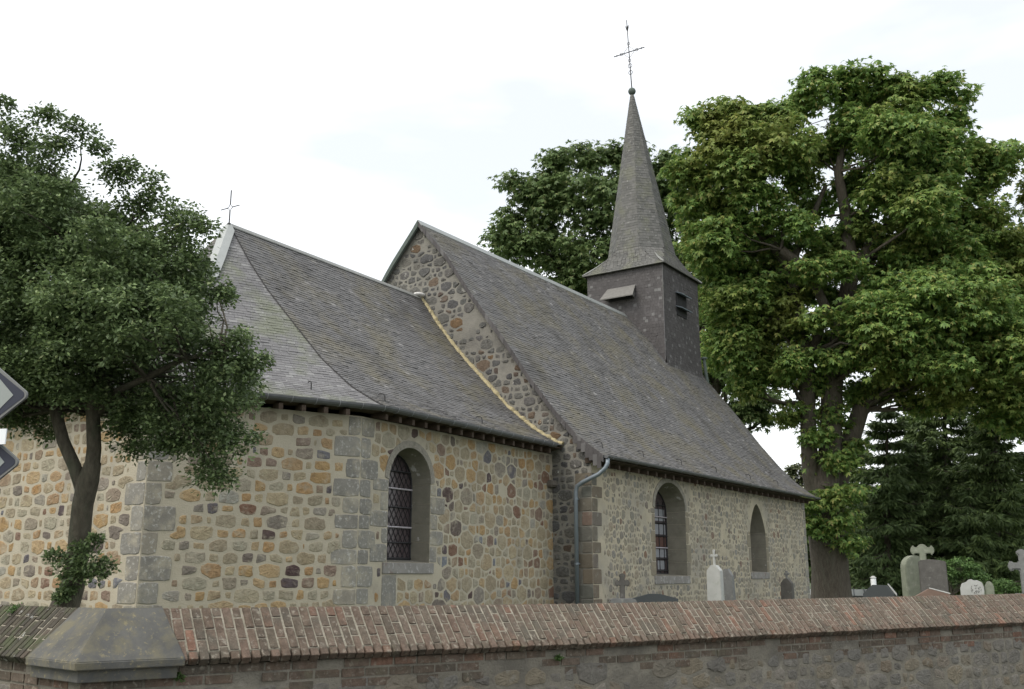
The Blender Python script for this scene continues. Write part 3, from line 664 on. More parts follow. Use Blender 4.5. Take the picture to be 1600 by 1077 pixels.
stones(nwall, PN, nu, -nw, 0, NWL, ZB, 4.1, okn, (.024, .115), .95, .028, 1, rise=(.001, .012), seed=77, keep=.9, small=1.2, bed=.15, snap=.6, bare=.45, wob=.09)
# rear and west walls, plain
nwall.poly([NL(14.74, .38, ZB), NL(14.74, 10.42, ZB), NL(14.74, 10.42, 4.1)] + [NL(14.74, w_, profn(w_) - .12) for w_ in (9.5, 8.15, 5.4, 2.65, 1.3)] + [NL(14.74, .38, 4.12)], 0)
nwall.poly([NL(UG, 10.42, ZB), NL(14.74, 10.42, ZB), NL(14.74, 10.42, 4.1), NL(UG, 10.42, 4.1)], 0)
nwall.build('nave_wall', [MORT_N, STONE_N], ch)
# east gable of the nave
gb = MB(); PG = NL(UG, 10.42, 0); ge = -nw; gn = -nu; GL = 10.04
gp = [(0, ZB), (GL, ZB)] + [(10.42 - w_, profn(w_) - .05) for w_ in (.38, .72, 1.26, 1.92, 2.65, 3.62, 4.44, 5.4)]
gp += [(10.42 - w_, profn(w_) - .05) for w_ in (6.36, 7.18, 8.15, 8.88, 9.54, 10.08)] + [(0, profn(10.42) - .05)]
gb.add([PG + ge * s + ZZ * z for s, z in gp], [range(len(gp))], 0)
def okg(s, z):
    w_ = 10.42 - s
    if s < .03 or s > GL - .03 or z < ZB: return False
    if z > profn(w_) - .12: return False
    X = (PG + ge * s).x; d = abs(X - XA)
    if d < 3.9 and z < np.interp(d, CPD, CPZ) - .2: return False
    if s > GL - .42 and z < 3.6: return False
    return True
CPD = [0, .68, 1.2, 1.94, 2.73, 3.48, 4.06, 4.25]; CPZ = [8.66, 7.73, 7.10, 6.33, 5.52, 4.92, 4.59, 4.50]
stones(gb, PG, ge, gn, 0, GL, ZB, 10.6, okg, (.035, .145), 1.45, .036, 1, rise=(.003, .024), seed=91, keep=.93, small=1.2, bed=.17, snap=.8, bare=.35, wob=.1)
gb.build('gable_wall', [MORT_G, STONE_G], ch)
qb = MB(); z = ZB; k = 0
while z < 3.75:
    h = rq.uniform(.24, .34); wl = .42 if k % 2 else .26
    block(qb, PG, ge, gn, GL - wl, GL, z, min(z + h - .012, 4.0), .012, 0, rq)
    block(qb, PN, nu, -nw, 0, .68 - wl + rq.uniform(-.05, .05), z, min(z + h - .012, 4.0), .012, 0, rq)
    z += h; k += 1
qb.build('corner_quoins', QUOIN_B, ch)
qf = MB(); z = ZB; k = 0
while z < 4.0:
    h = rq.uniform(.24, .3); wl = .34 if k % 2 else .22
    block(qf, PN, nu, -nw, NWL - wl, NWL, z, min(z + h - .012, 4.1), .012, 0, rq); z += h; k += 1
qf.build('corner_quoins', QUOIN, ch)
window(PN, nu, -nw, WN1, 'nave', .10, NSUR, 'nave')
window(PN, nu, -nw, WN2, 'nave2', .08, NSUR, 'nave')
# broken corbel on the gable
co = MB(); co.box(PG + ge * (GL - 1.12) + ZZ * 3.62 + gn * .12, (ge + ZZ * .12).normalized() * .26, gn * .15, ZZ * .075)
co.build('corbel_stone', QUOIN_B, ch, bevel=.03)

# ------------------------------------------------------------------ slates
def slate_face(mb, pf, t0, t1, rows, bounds, sw, mi=0, seed=1, thick=.007, jit=1.0):
    """pf(t,a)->point, t downwards; a metres along"""
    r = random.Random(seed)
    for i in range(rows):
        ta = t0 + (t1 - t0) * (i - .35) / rows; tb = t0 + (t1 - t0) * (i + 1) / rows
        ta = max(ta, t0)
        lo, hi = bounds(tb); a = lo - (sw / 2 if i % 2 else 0) - r.random() * .02; loa, hia = bounds(ta)
        while a < hi:
            ww = sw * r.uniform(.9, 1.1); x0, x1 = a + .002, a + ww - .002
            c0, c1 = max(x0, lo), min(x1, hi)
            if c1 - c0 > .015:
                u0, u1 = min(max(x0, loa), hia), min(max(x1, loa), hia)
                dt = (tb - ta) * r.uniform(-.05, .05) * jit * (3 if r.random() < .03 else 1)
                pa, pb, pc, pd = pf(ta, u0), pf(ta, u1), pf(tb + dt, c1), pf(tb + dt + (tb - ta) * r.uniform(-.02, .02), c0)
                nn = (pc - pd).cross(pa - pd)
                if nn.length < 1e-9: a += ww; continue
                nn.normalize(); th = thick * r.uniform(.7, 1.5) + (.006 if r.random() < .05 else 0)
                ll = nn * .0005
                mb.add([pa + ll, pb + ll, pc + nn * th, pd + nn * (th * r.uniform(.8, 1.2)), pc - nn * .004, pd - nn * .004],
                       [(3, 2, 1, 0), (5, 4, 2, 3), (0, 5, 3), (1, 2, 4)], mi)
            a += ww
def resample(pts, n):
    P = np.array(pts, float); d = np.r_[0, np.cumsum(np.hypot(*np.diff(P, axis=0).T))]
    return lambda t: (float(np.interp(t * d[-1], d, P[:, 0])), float(np.interp(t * d[-1], d, P[:, 1]))), d[-1]
# chancel: t=0 ridge, t=1 eave
cprof, cl_ = resample(list(zip(CPD, CPZ)), 0)
EV = [Vector((-10.95, 13.33, 0)), Vector((-12.58, 9.62, 0)), Vector((-17.6, 9.62, 0)), Vector((-19.45, 13.33, 0))]
AP = Vector((XA, YA, 0))
roofc = MB()
def pc_south(t, a):
    d, z = cprof(t); return Vector((XA + d, a, z))
def gab_y(X): return (NO + nu * UG).y + (X - NO.x) * (nw.y / nw.x)
slate_face(roofc, pc_south, 0, 1, 68, lambda t: (YA - .02 * t, gab_y(XA + cprof(t)[0])), .15, 0, 5, thick=.011, jit=1.5)
def pc_north(t, a):
    d, z = cprof(t); return Vector((XA - d, -a, z))
slate_face(roofc, pc_north, 0, 1, 34, lambda t: (-gab_y(XA - cprof(t)[0]), -YA), .3, 0, 6)
def apse_face(E0, E1, seed, mi):
    # E0 right, E1 left seen from outside ; a runs from E1 to E0
    def pf(t, a):
        d, z = cprof(t); k = d / 4.25; p0 = AP + (E0 - AP) * k; p1 = AP + (E1 - AP) * k; L_ = max((p0 - p1).length, 1e-6); s = a + L_ / 2
        p = p1 + (p0 - p1) * (s / L_); return Vector((p.x, p.y, z))
    full = (E0 - E1).length
    slate_face(roofc, pf, 0, 1, 68, lambda t: (-full * cprof(t)[0] / 4.25 / 2, full * cprof(t)[0] / 4.25 / 2), .16, mi, seed)
apse_face(EV[0], EV[1], 8, 1); apse_face(EV[1], EV[2], 9, 0); apse_face(EV[2], EV[3], 10, 1)
# deck under the slates
def deck_strip(fn, rows=14):
    for i in range(rows):
        a, b = fn(i / rows), fn((i + 1) / rows); roofc.poly([a[0], a[1], b[1], b[0]], 2)
dn = Vector((0, 0, -.012))
deck_strip(lambda t: (pc_south(t, YA) + dn, pc_south(t, gab_y(XA + cprof(t)[0])) + dn))
deck_strip(lambda t: (pc_north(t, -YA) + dn, pc_north(t, -gab_y(XA - cprof(t)[0])) + dn))
for E0, E1 in ((EV[0], EV[1]), (EV[1], EV[2]), (EV[2], EV[3])):
    deck_strip(lambda t: tuple(Vector(((AP + (E - AP) * (cprof(t)[0] / 4.25)).x, (AP + (E - AP) * (cprof(t)[0] / 4.25)).y, cprof(t)[1])) + dn for E in (E0, E1)))
roofc.build('chancel_roof', [SLATE, SLATE_E, DECK], ch)
# soffit
sf = MB()
ev = [EV[3] + Vector((0, 6.4, 0)), EV[3], EV[2], EV[1], EV[0], EV[0] + Vector((0, 6.3, 0))]
wl_ = [Vector((-19.15, 19.7, 0)), CE[3], CE[2], CE[1], CE[0], Vector((-11.25, 19.7, 0))]
for i in range(5):
    z_ = 4.44
    sf.hexa([P3(wl_[i], z_ - .05), P3(ev[i], z_ - .02), P3(ev[i + 1], z_ - .02), P3(wl_[i + 1], z_ - .05)], [P3(wl_[i], z_ + .1), P3(ev[i], z_), P3(ev[i + 1], z_), P3(wl_[i + 1], z_ + .1)])
sf.build('eaves_board', WOOD, ch)
# ridge and hips
rg = MB(); rpts = [(XA, YA - .02, 8.70), (XA, 16.4, 8.685), (XA, gab_y(XA), 8.68)]
for sgn in (-1, 1): rg.hexa([(XA, YA, 8.675), (XA + sgn * .08, YA, 8.585), (XA + sgn * .08, gab_y(XA), 8.58), (XA, gab_y(XA), 8.67)][::sgn], [(XA, YA, 8.70), (XA + sgn * .085, YA, 8.605), (XA + sgn * .085, gab_y(XA), 8.60), (XA, gab_y(XA), 8.695)][::sgn])
rg.build('ridge_capping', LEAD, ch)
def hip_strip(E, wdt, m, name, t1=1.0, lift=.015, rr=8, t0=0.0):
    hb = MB(); d = (E - AP).normalized(); side = Vector((-d.y, d.x, 0))
    prev = None
    for i in range(31):
        t = t0 + (t1 - t0) * i / 30; dd, z = cprof(t); k = dd / 4.25; p = AP + (E - AP) * k; p = Vector((p.x, p.y, z + lift))
        w_ = wdt * (1 if i > 2 else .35 + .2 * i)
        drop = .35 * w_
        cur = [p - side * w_ - ZZ * drop, p + ZZ * .004, p + side * w_ - ZZ * drop]
        if prev: hb.add(prev + cur, [(0, 1, 4, 3), (1, 2, 5, 4)])
        prev = cur
    o = hb.build(name, m, ch); return o
hip_strip(EV[1], .15, ZINC, 'hip_flashing', t1=.32, lift=.035)
hip_strip(EV[0], .022, DECK, 'hip_seam', lift=.022)
hip_strip(EV[1], .03, DECK, 'hip_seam', lift=.02, t0=.3)
# verge fillet against the nave gable
fl = MB(); pts_ = []
for i in range(91):
    d, z = cprof(i / 90); X = XA + d; pts_.append(Vector((X, gab_y(X) - .03 + rnd.uniform(-.01, .01), z + .02 + rnd.uniform(-.014, .014))))
fl.tube(pts_, [.058 + rnd.uniform(-.02, .02) for _ in pts_], 7); fl.build('mortar_fillet', FILLET, ch)
f2 = MB()
pts_ = [Vector((XA - cprof(i / 20)[0], gab_y(XA - cprof(i / 20)[0]) - .03, cprof(i / 20)[1] + .03)) for i in range(21)]; f2.tube(pts_, .06, 6); f2.build('mortar_fillet', FILLET, ch)
wl = MB(); wl.sphere((XA + .02, gab_y(XA) - .1, 8.70), .15, 10, (1.0, 1.3, .45)); wl.build('white_mortar_lump', mat('white_mortar', (.7, .69, .66), bump=.8), ch, smooth=True)

# nave roof
nprof, nl_ = resample([(p[0], p[1]) for p in reversed(PROF_N)], 0)
roofn = MB(); U0, U1 = -.06, 15.0
slate_face(roofn, lambda t, a: NL(a, nprof(t)[0], nprof(t)[1]), 0, 1, 96, lambda t: (U0, U1), .155, 0, 15, thick=.012, jit=1.6)
slate_face(roofn, lambda t, a: NL(-a, 10.8 - nprof(t)[0], nprof(t)[1]), 0, 1, 40, lambda t: (-U1, -U0), .35, 0, 16)
for i in range(16):
    for sd_ in (0, 1):
        a, b = nprof(i / 16), nprof((i + 1) / 16)
        if sd_: a = (10.8 - a[0], a[1]); b = (10.8 - b[0], b[1])
        roofn.poly([NL(U0, a[0], a[1] - .014), NL(U1, a[0], a[1] - .014), NL(U1, b[0], b[1] - .014), NL(U0, b[0], b[1] - .014)], 1)
        for U_ in (U0, U1): roofn.poly([NL(U_, a[0], a[1] - .014), NL(U_, b[0], b[1] - .014), NL(U_, b[0], b[1] - .10), NL(U_, a[0], a[1] - .10)], 1)
roofn.build('nave_roof', [SLATE, DECK], ch)
ng = MB()
for sgn in (-1, 1):
    q_ = [(U0 - .03, 0, 10.745), (U0 - .03, .13, 10.575), (11.55, .13, 10.575), (11.55, 0, 10.745)]
    b_ = [NL(u_, 5.4 + sgn * w_, z_) for u_, w_, z_ in q_]; t_ = [NL(u_, 5.4 + sgn * (w_ + .012), z_ + .02) for u_, w_, z_ in q_]
    if sgn > 0: b_, t_ = b_[::-1], t_[::-1]
    ng.hexa(b_, t_)
ng.build('ridge_capping', ZINC, ch)
# verge slates (right) and zinc verge (left)
vs_ = MB()
for i in range(46):
    a, b = nprof(i / 46), nprof((i + 1.25) / 46 if i < 45 else 1)
    h = .13 + rnd.uniform(-.012, .012); jj = rnd.uniform(.0, .008)
    vs_.hexa([NL(U0 - .012 - jj, a[0], a[1] - .13), NL(U0 + .03, a[0], a[1] - .13), NL(U0 + .03, b[0], b[1] - .13), NL(U0 - .020 - jj, b[0], b[1] - .13 - rnd.uniform(0, .03))],
             [NL(U0 - .012 - jj, a[0], a[1] + .012), NL(U0 + .03, a[0], a[1] + .012), NL(U0 + .03, b[0], b[1] + .012), NL(U0 - .020 - jj, b[0], b[1] + .012)])
# hanging slates at the foot of the verge
for i in range(7):
    w_ = .05 + i * .1; zt_ = profn(w_) - .08
    vs_.box(NL(U0 - .025, w_ + .05, zt_ - .10 - .03 * (i % 2) + .012 * i), nw * .052, nu * .006, ZZ * (.13 - .008 * i))
vs_.build('verge_slates', SLATE_T, ch)
vz = MB()
for i in range(20):
    a, b = nprof(i / 20), nprof((i + 1) / 20); A_ = (10.8 - a[0], a[1]); B_ = (10.8 - b[0], b[1])
    vz.hexa([NL(U0 - .03, A_[0], A_[1] - .14), NL(U0 + .05, A_[0], A_[1] - .14), NL(U0 + .05, B_[0], B_[1] - .14), NL(U0 - .03, B_[0], B_[1] - .14)],
            [NL(U0 - .03, A_[0], A_[1] + .03), NL(U0 + .05, A_[0], A_[1] + .03), NL(U0 + .05, B_[0], B_[1] + .03), NL(U0 - .03, B_[0], B_[1] + .03)])
vz.build('verge_flashing', VERD, ch)
sf = MB(); sf.hexa([NL(0, 0.02, 4.11), NL(14.95, 0.02, 4.11), NL(14.95, .5, 4.06), NL(0, .5, 4.06)][::-1], [NL(0, 0.02, 4.14), NL(14.95, 0.02, 4.14), NL(14.95, .5, 4.2), NL(0, .5, 4.2)][::-1]); sf.build('eaves_board', WOOD, ch)

# gutters
def gutter(path, r, name, outn):
    gm = MB(); n = 9; prev = None
    P_ = [Vector(p) for p in path]
    for i, p in enumerate(P_):
        d1 = (P_[i] - P_[i - 1]).normalized() if i else (P_[1] - P_[0]).normalized(); d2 = (P_[i + 1] - P_[i]).normalized() if i < len(P_) - 1 else d1
        d = (d1 + d2).normalized(); s = Vector((d.y, -d.x, 0)).normalized() / max(.5, d.dot(d1))
        cur = []
        for k in range(n):
            a = math.pi * k / (n - 1); cur.append(p + s * (math.cos(a) * r) - ZZ * (math.sin(a) * r))
        for k in range(n):
            a = math.pi * (n - 1 - k) / (n - 1); cur.append(p + s * (math.cos(a) * (r - .006)) - ZZ * (math.sin(a) * (r - .006)) + ZZ * .001)
        if prev:
            m = len(cur); gm.add(prev + cur, [(k, (k + 1) % m, m + (k + 1) % m, m + k) for k in range(m)])
        prev = cur
    # end caps
    for p, d in ((P_[0], (P_[1] - P_[0]).normalized()), (P_[-1], (P_[-1] - P_[-2]).normalized())):
        s = Vector((d.y, -d.x, 0)); gm.poly([p + s * (math.cos(math.pi * k / 8) * r) - ZZ * (math.sin(math.pi * k / 8) * r) for k in range(9)])
    g_o = gm.build(name, GUT, ch)
    # straps
    for i in range(len(P_) - 1):
        L_ = (P_[i + 1] - P_[i]).length; k = .25
        while k < L_:
            d = (P_[i + 1] - P_[i]).normalized(); p = P_[i] + d * k; s = Vector((d.y, -d.x, 0)); b = MB()
            b.tube([p + s * (math.cos(math.pi * q / 8) * (r + .004)) - ZZ * (math.sin(math.pi * q / 8) * (r + .004)) for q in range(9)], .006, 4)
            sub(b, 'gutter_bracket', STRAP, g_o); k += .42 if r > .07 else .6
    return g_o
STRAP = mat('gutter_strap', (.30, .31, .32), nmix=.3, bump=0, rough=.5, metal=.3)
zg = 4.49
gutter([P3(EV[3] + Vector((-.06, .2, 0)), zg), P3(EV[2] + Vector((-.04, -.06, 0)), zg), P3(EV[1] + Vector((.05, -.06, 0)), zg), P3(EV[0] + Vector((.07, -.03, 0)), zg), Vector((-10.88, 19.2, zg))][::1], .088, 'gutter', 1)
gutter([NL(-.05, -.06, 4.20), NL(15.0, -.06, 4.20)], .065, 'gutter', 1)
# rafter tails
rt0 = MB(); rt0.box((0, 0, 0), Vector((.16, 0, -.03)), Vector((0, .035, 0)), Vector((.0, 0, .05))); proto = None
def tail(loc, rz):
    global proto
    if proto is None:
        proto = rt0.build('rafter_tail', WOOD, None); o = proto
    else:
        o = proto.copy(); COL.objects.link(o)
    o.parent = ch; o.matrix_parent_inverse = Matrix.Translation(-ch.location); o.location = loc; o.rotation_euler = (0, 0, rz)
y = 13.4
while y < 19.4: tail((-11.1, y, 4.35), 0); y += .38
for i in range(1, 9):
    e = (CE[0] - CE[1]); p = CE[1] + e * (i / 9.0); nn = Vector((e.y, -e.x, 0)).normalized(); tail(P3(p + nn * .15, 4.35), math.atan2(nn.y, nn.x))
for i in range(1, 11):
    e = (CE[1] - CE[2]); p = CE[2] + e * (i / 11.0); tail(P3(p + Vector((0, -.15, 0)), 4.35), -math.pi / 2)
for i in range(30): tail(NL(.35 + i * .48, .24, 4.04), math.atan2(-nw.y, -nw.x))
# downpipes
dp = MB(); pts_ = [NL(.02, -.06, 4.13), NL(.0, -.06, 4.02), NL(-.02, -.02, 3.93), NL(-.06, .12, 3.80), NL(-.08, .52, 3.64), NL(-.09, .66, 3.56), NL(-.09, .70, 3.44), NL(-.09, .70, .5)]
dp.tube(pts_, .048, 12); dpo = dp.build('downpipe', PIPE, ch, smooth=True)
for z_ in (3.3, 1.9):
    b = MB(); b.tube([NL(-.09, .70, z_), NL(-.09, .70, z_ - .04)], .056, 12); b.box(NL(-.02, .70, z_ - .02), nw * .012, nu * .06, ZZ * .012); sub(b, 'pipe_clip', PIPE, dpo)
e = (CE[1] - CE[2]).normalized(); pp = CE[1] - e * 1.35 + Vector((0, -.07, 0))
dp = MB(); dp.tube([P3(pp + Vector((0, -.2, 0)), 4.42), P3(pp + Vector((0, -.16, 0)), 4.3), P3(pp, 4.1), P3(pp, .5)], .04, 10); dp.build('downpipe', mat('pale_pipe', (.30, .38, .38), bump=.1, rough=.5), ch, smooth=True)
# snow hooks
def hook(p, nn, up):
    h = MB(); q = []
    for k in range(9):
        a = -.9 + 2.9 * k / 8; q.append(p + nn * (.02 + .075 * (1 - math.cos(a)) * 1.1) + up * (.09 * math.sin(a)) )
    q = [p - up * .05 + nn * .012] + [p + nn * (.03 + .07 * math.sin(math.pi * k / 7)) * 1.0 + up * (-.03 + .2 * k / 7) for k in range(8)]
    h.tube(q, .011, 6); h.build('roof_hook', IRON, ch)
up_s = Vector((-.75, 0, .62)).normalized(); nn_s = Vector((.62, 0, .75))
for yy, t in ((13.75, .93), (16.9, .93)): hook(pc_south(t, yy), nn_s, up_s)
d, z_ = cprof(.91); k = d / 4.25; p = AP + ((EV[0] * .72 + EV[1] * .28) - AP) * k; nb_ = Vector((.9, -.42, 0)); hook(Vector((p.x, p.y, z_)), (nb_ * .62 + ZZ * .75).normalized(), (-nb_ * .75 + ZZ * .62).normalized())
for u_ in (.45, 2.5, 4.7, 7.0, 9.6, 12.0):
    w_, z_ = nprof(.95); hook(NL(u_, w_, z_), (-nw * .62 + ZZ * .75).normalized(), (nw * .75 + ZZ * .62).normalized())

# ------------------------------------------------------------------ belfry
TU, TH_, TZ = 11.6, 1.52, 12.46; TC = TU + TH_
tw = MB()
def tface(o, e, n, width, zb, zt_, seed, flare=0, rows=None):
    h = zt_ - zb; rows = rows or int(h / .105)
    def pf(t, a):
        z = zt_ - h * t; d = TZ - z; f = flare * max(0, (d - 2.4) / 1.4) ** 2
        return o + e * a + ZZ * z + n * f
    slate_face(tw, pf, 0, 1, rows, lambda t: (0, width), .12, 0, seed, thick=.006)
    for i in range(12):
        tw.poly([pf(i / 12, 0) - n * .01, pf(i / 12, width) - n * .01, pf((i + 1) / 12, width) - n * .01, pf((i + 1) / 12, 0) - n * .01], 1)
tface(NL(TU, 5.4 + TH_, 0), -nw, -nu, 2 * TH_, 8.5, TZ, 41)
tface(NL(TU, 5.4 - TH_, 0), nu, -nw, 2 * TH_, 8.60, TZ, 42, flare=.07)
tface(NL(TU + 2 * TH_, 5.4 - TH_, 0), nw, nu, 2 * TH_, 8.5, TZ, 43)
tface(NL(TU + 2 * TH_, 5.4 + TH_, 0), -nu, nw, 2 * TH_, 8.60, TZ, 44, flare=.07)
tw.build('belfry', [SLATE_T, DECK], ch)
# corner trims
ct = MB()
ct.tube([NL(TU - .006, 5.4 - TH_ - .006, TZ), NL(TU - .006, 5.4 - TH_ - .006, 8.9)], .010, 5); ct.build('corner_trim', SLATE_E, ch)
# spire
sp = MB(); lean = RT * -.20
def sq_oct(zq, half, rad, mixv):
    out_ = []
    for k in range(8):
        a = math.pi / 8 + k * math.pi / 4; c, s = math.cos(a), math.sin(a)
        o_ = Vector((c, s)) * rad; m_ = max(abs(c), abs(s)); q_ = Vector((c / m_, s / m_)) * half
        out_.append(o_ * (1 - mixv) + q_ * mixv)
    return out_
def ring8(z, rad):
    k = (z - 12.46) / 7.5
    return [NL(TC, 5.4, z) + nu * (math.cos(math.pi / 8 + q * math.pi / 4) * rad) + nw * (math.sin(math.pi / 8 + q * math.pi / 4) * rad) + lean * k for q in range(8)]
OV = TH_ + .13
cor = [NL(TC + OV * sx, 5.4 + OV * sy, TZ - .06) for sx, sy in ((1, 1), (-1, 1), (-1, -1), (1, -1))]
r0 = ring8(13.32, 1.16 / math.cos(math.pi / 8)); r1 = ring8(19.93, .07)
# octagon upper part, eight faces
for q in range(8):
    a0, a1, b0, b1 = r0[q], r0[(q + 1) % 8], r1[q], r1[(q + 1) % 8]
    wb, wt_ = (a1 - a0).length, (b1 - b0).length
    def pf(t, a, a0=a0, a1=a1, b0=b0, b1=b1, wb=wb, wt_=wt_):
        l = b1 + (a1 - b1) * t; r_ = b0 + (a0 - b0) * t; W_ = wt_ + (wb - wt_) * t; return r_ + (l - r_) * ((a + W_ / 2) / W_)
    slate_face(sp, pf, 0, 1, 60, lambda t, wb=wb, wt_=wt_: (-(wt_ + (wb - wt_) * t) / 2, (wt_ + (wb - wt_) * t) / 2), .14, 0, 50 + q, thick=.008)
    ins = NL(TC, 5.4, 0)
    sp.poly([a0 + (ins - P3(a0, 0)) * .01, a1 + (ins - P3(a1, 0)) * .01, b1, b0], 1)
# bell cast skirt: four main trapezoids and four corner broaches
def tri_slates(A_, B_, C_, D_, rows, seed):  # top edge A-B, bottom edge D-C
    wt2, wb2 = (A_ - B_).length, (D_ - C_).length
    def pf(t, a):
        l = A_ + (D_ - A_) * t; r_ = B_ + (C_ - B_) * t; W_ = max(wt2 + (wb2 - wt2) * t, 1e-4); p = l + (r_ - l) * ((a + W_ / 2) / W_)
        return p - ZZ * (.10 * math.sin(math.pi * t))
    slate_face(sp, pf, 0, 1, rows, lambda t: (-(wt2 + (wb2 - wt2) * t) / 2, (wt2 + (wb2 - wt2) * t) / 2), .16, 0, seed)
    for i in range(4): sp.poly([pf(i / 4, -(wt2 + (wb2 - wt2) * i / 4) / 2) - ZZ * .02, pf(i / 4, (wt2 + (wb2 - wt2) * i / 4) / 2) - ZZ * .02, pf((i + 1) / 4, (wt2 + (wb2 - wt2) * (i + 1) / 4) / 2) - ZZ * .02, pf((i + 1) / 4, -(wt2 + (wb2 - wt2) * (i + 1) / 4) / 2) - ZZ * .02], 1)
# ring index: q at angle 22.5+45q in (nu,nw): q0(+u,+w) q1(+u.. w) q2(-u,+w)...
def corner(ang): return {45: cor[0], 135: cor[1], 225: cor[2], 315: cor[3]}[ang]
tri_slates(r0[0], r0[7], cor[3], cor[0], 9, 61)     # +u side
tri_slates(r0[2], r0[1], cor[0], cor[1], 9, 62)     # +w
tri_slates(r0[4], r0[3], cor[1], cor[2], 9, 63)     # -u
tri_slates(r0[6], r0[5], cor[2], cor[3], 9, 64)     # -w
for (a, b, c_) in ((0, 1, 0), (2, 3, 1), (4, 5, 2), (6, 7, 3)):
    tri_slates(r0[b], r0[a], cor[c_], cor[c_] + Vector((.001, 0, 0)), 9, 70 + c_)
sp.poly([c_ for c_ in cor], 1)
spo = sp.build('spire', [SLATE_S, DECK], ch)
# pale edge of the skirt and hips
ed = MB()
for i in range(4): ed.tube([cor[i] - ZZ * .01, cor[(i + 1) % 4] - ZZ * .01], .022, 5)
ed.build('skirt_edge', SLATE_S, ch)
for q, q2, c_ in ((0, 1, 0), (2, 3, 1), (4, 5, 2), (6, 7, 3)):
    b = MB(); mq = (r0[q] + r0[q2]) / 2; b.tube([mq + (cor[c_] - mq) * .25 - ZZ * .055, (mq + cor[c_]) / 2 - ZZ * .08, mq + (cor[c_] - mq) * .8 - ZZ * .04, cor[c_] + ZZ * .015], [.012, .035, .045, .03], 5); b.build('skirt_hip', LEAD, ch)
tip = sum(r1, Vector()) / 8
lc = MB(); lc.tube([tip + ZZ * -.9 + lean * -.12, tip + ZZ * .0, tip + ZZ * .1], [.155, .06, .045], 10); lc.build('lead_cap', VERD, ch)
bl = MB(); bl.sphere(tip + ZZ * .17, .15); bl.build('finial_ball', VERD, ch, smooth=True)
# weather cross
def cross_part(base, top, e, arm_z, arm, rad, name, curls=True):
    c = MB(); ax = (top - base).normalized(); c.tube([base, top], [rad * 1.2, rad * .8], 6)
    m = base + ax * arm_z; c.tube([m - e * arm, m + e * arm], rad, 6)
    if curls:
        def curl(p, d, s, r_=.085):
            q = [p + d * (r_ * math.sin(a)) * 1.0 + s * (r_ * (1 - math.cos(a))) for a in [k * .5 for k in range(8)]]; c.tube(q, rad * .6, 5)
        # diamond
        dd = .26
        c.tube([m + e * dd, m + ax * dd, m - e * dd, m - ax * dd, m + e * dd], rad * .5, 5)
        for s in (-1, 1):
            for v in (-1, 1):
                curl(m + ax * (v * .30), e * s, ax * v, .06); curl(m + e * (s * .28), ax * v, e * s, .06)
                curl(m - ax * .74 + ax * (v * .06), e * s, ax * v, .085)
            c.tube([m + e * s * (arm - .14) - ax * .05, m + e * s * (arm - .14) + ax * .05], rad * .7, 4)
        for s in (-1, 1): c.tube([m + ax * .9, m + ax * .98 + e * s * .03, m + ax * 1.16 + e * s * .075], rad * .6, 4)
        c.sphere(m + ax * 1.05, .06, 8, (.7, .7, 2.1))
    return c.build(name, IRON, ch)
cb_ = tip + ZZ * .25
cross_part(cb_, NL(TC, 5.4, 23.2) + RT * -.33, nw, 1.62, .68, .02, 'weather_cross')
c = MB(); b0 = Vector((XA, YA, 8.66)); c.tube([b0, b0 + ZZ * .30], .013, 6); c.tube([b0 + ZZ * .44, b0 + ZZ * .75], .012, 6)
X_ = Vector((1, 0, 0)); m = b0 + ZZ * .37
for s in (-1, 1): c.tube([m + X_ * s * .07, m + X_ * s * .27], .010, 6)
for s in (-1, 1):
    for v in (-1, 1): c.tube([m + X_ * s * .09, m + X_ * s * .035 + ZZ * v * .025, m + ZZ * v * .09], .007, 5)
c.sphere(b0 + ZZ * .0, .045, 8); c.build('roof_cross', IRON, ch)
HOODM = mat('hood_slate', (.20, .195, .18), noise=9, nmix=.5, dark=(.6, .6, .6), bump=.3)
# louvre hood on the east face
h = MB(); hc = NL(TU, 5.4 + .12, 11.70)
h.hexa([hc + nw * .66 - nu * .42 - ZZ * .42, hc - nw * .66 - nu * .42 - ZZ * .42, hc - nw * .56 + nu * .02 + ZZ * .06, hc + nw * .56 + nu * .02 + ZZ * .06],
       [hc + nw * .66 - nu * .42 - ZZ * .38, hc - nw * .66 - nu * .42 - ZZ * .38, hc - nw * .56 + nu * .02 + ZZ * .10, hc + nw * .56 + nu * .02 + ZZ * .10])
for s in (-1, 1): h.prism([hc + nw * s * .5 + ZZ * .03, hc + nw * s * .6 - nu * .38 - ZZ * .38, hc + nw * s * .5 - ZZ * .42], nw * s * .02)
h.build('louvre_hood', HOODM, ch)
dk = MB(); dk.box(hc - ZZ * .22 - nu * .012, nw * .42, nu * .012, ZZ * .2); dk.build('louvre_opening', CAME, ch)
lo = MB(); lcn = NL(TC - .05, 5.4 - TH_ - .02, 11.15); lo.box(lcn, nu * .42, nw * .012, ZZ * .42); lpo = lo.build('louvre_opening', CAME, ch)
for dz in (.42, -.10):
    b = MB(); c0 = lcn + ZZ * dz; b.hexa([c0 - nu * .45 + nw * .05, c0 - nu * .45 - nw * .22 - ZZ * .10, c0 + nu * .45 - nw * .22 - ZZ * .10, c0 + nu * .45 + nw * .05][::-1],
        [c0 - nu * .45 + nw * .05 + ZZ * .035, c0 - nu * .45 - nw * .22 - ZZ * .065, c0 + nu * .45 - nw * .22 - ZZ * .065, c0 + nu * .45 + nw * .05 + ZZ * .035][::-1]); sub(b, 'louvre_slat', PIPE, lpo)
# vent pipe near the west verge
v = MB(); pv = NL(14.9, 3.75, 8.55); v.tube([pv, pv + ZZ * .5 + nw * .06, pv + ZZ * .95 + nw * .1], .06, 8); v.tube([pv + ZZ * .95 + nw * .1, pv + ZZ * 1.02 + nw * .1], [.14, .10], 8); v.build('vent_pipe', VERD, ch)

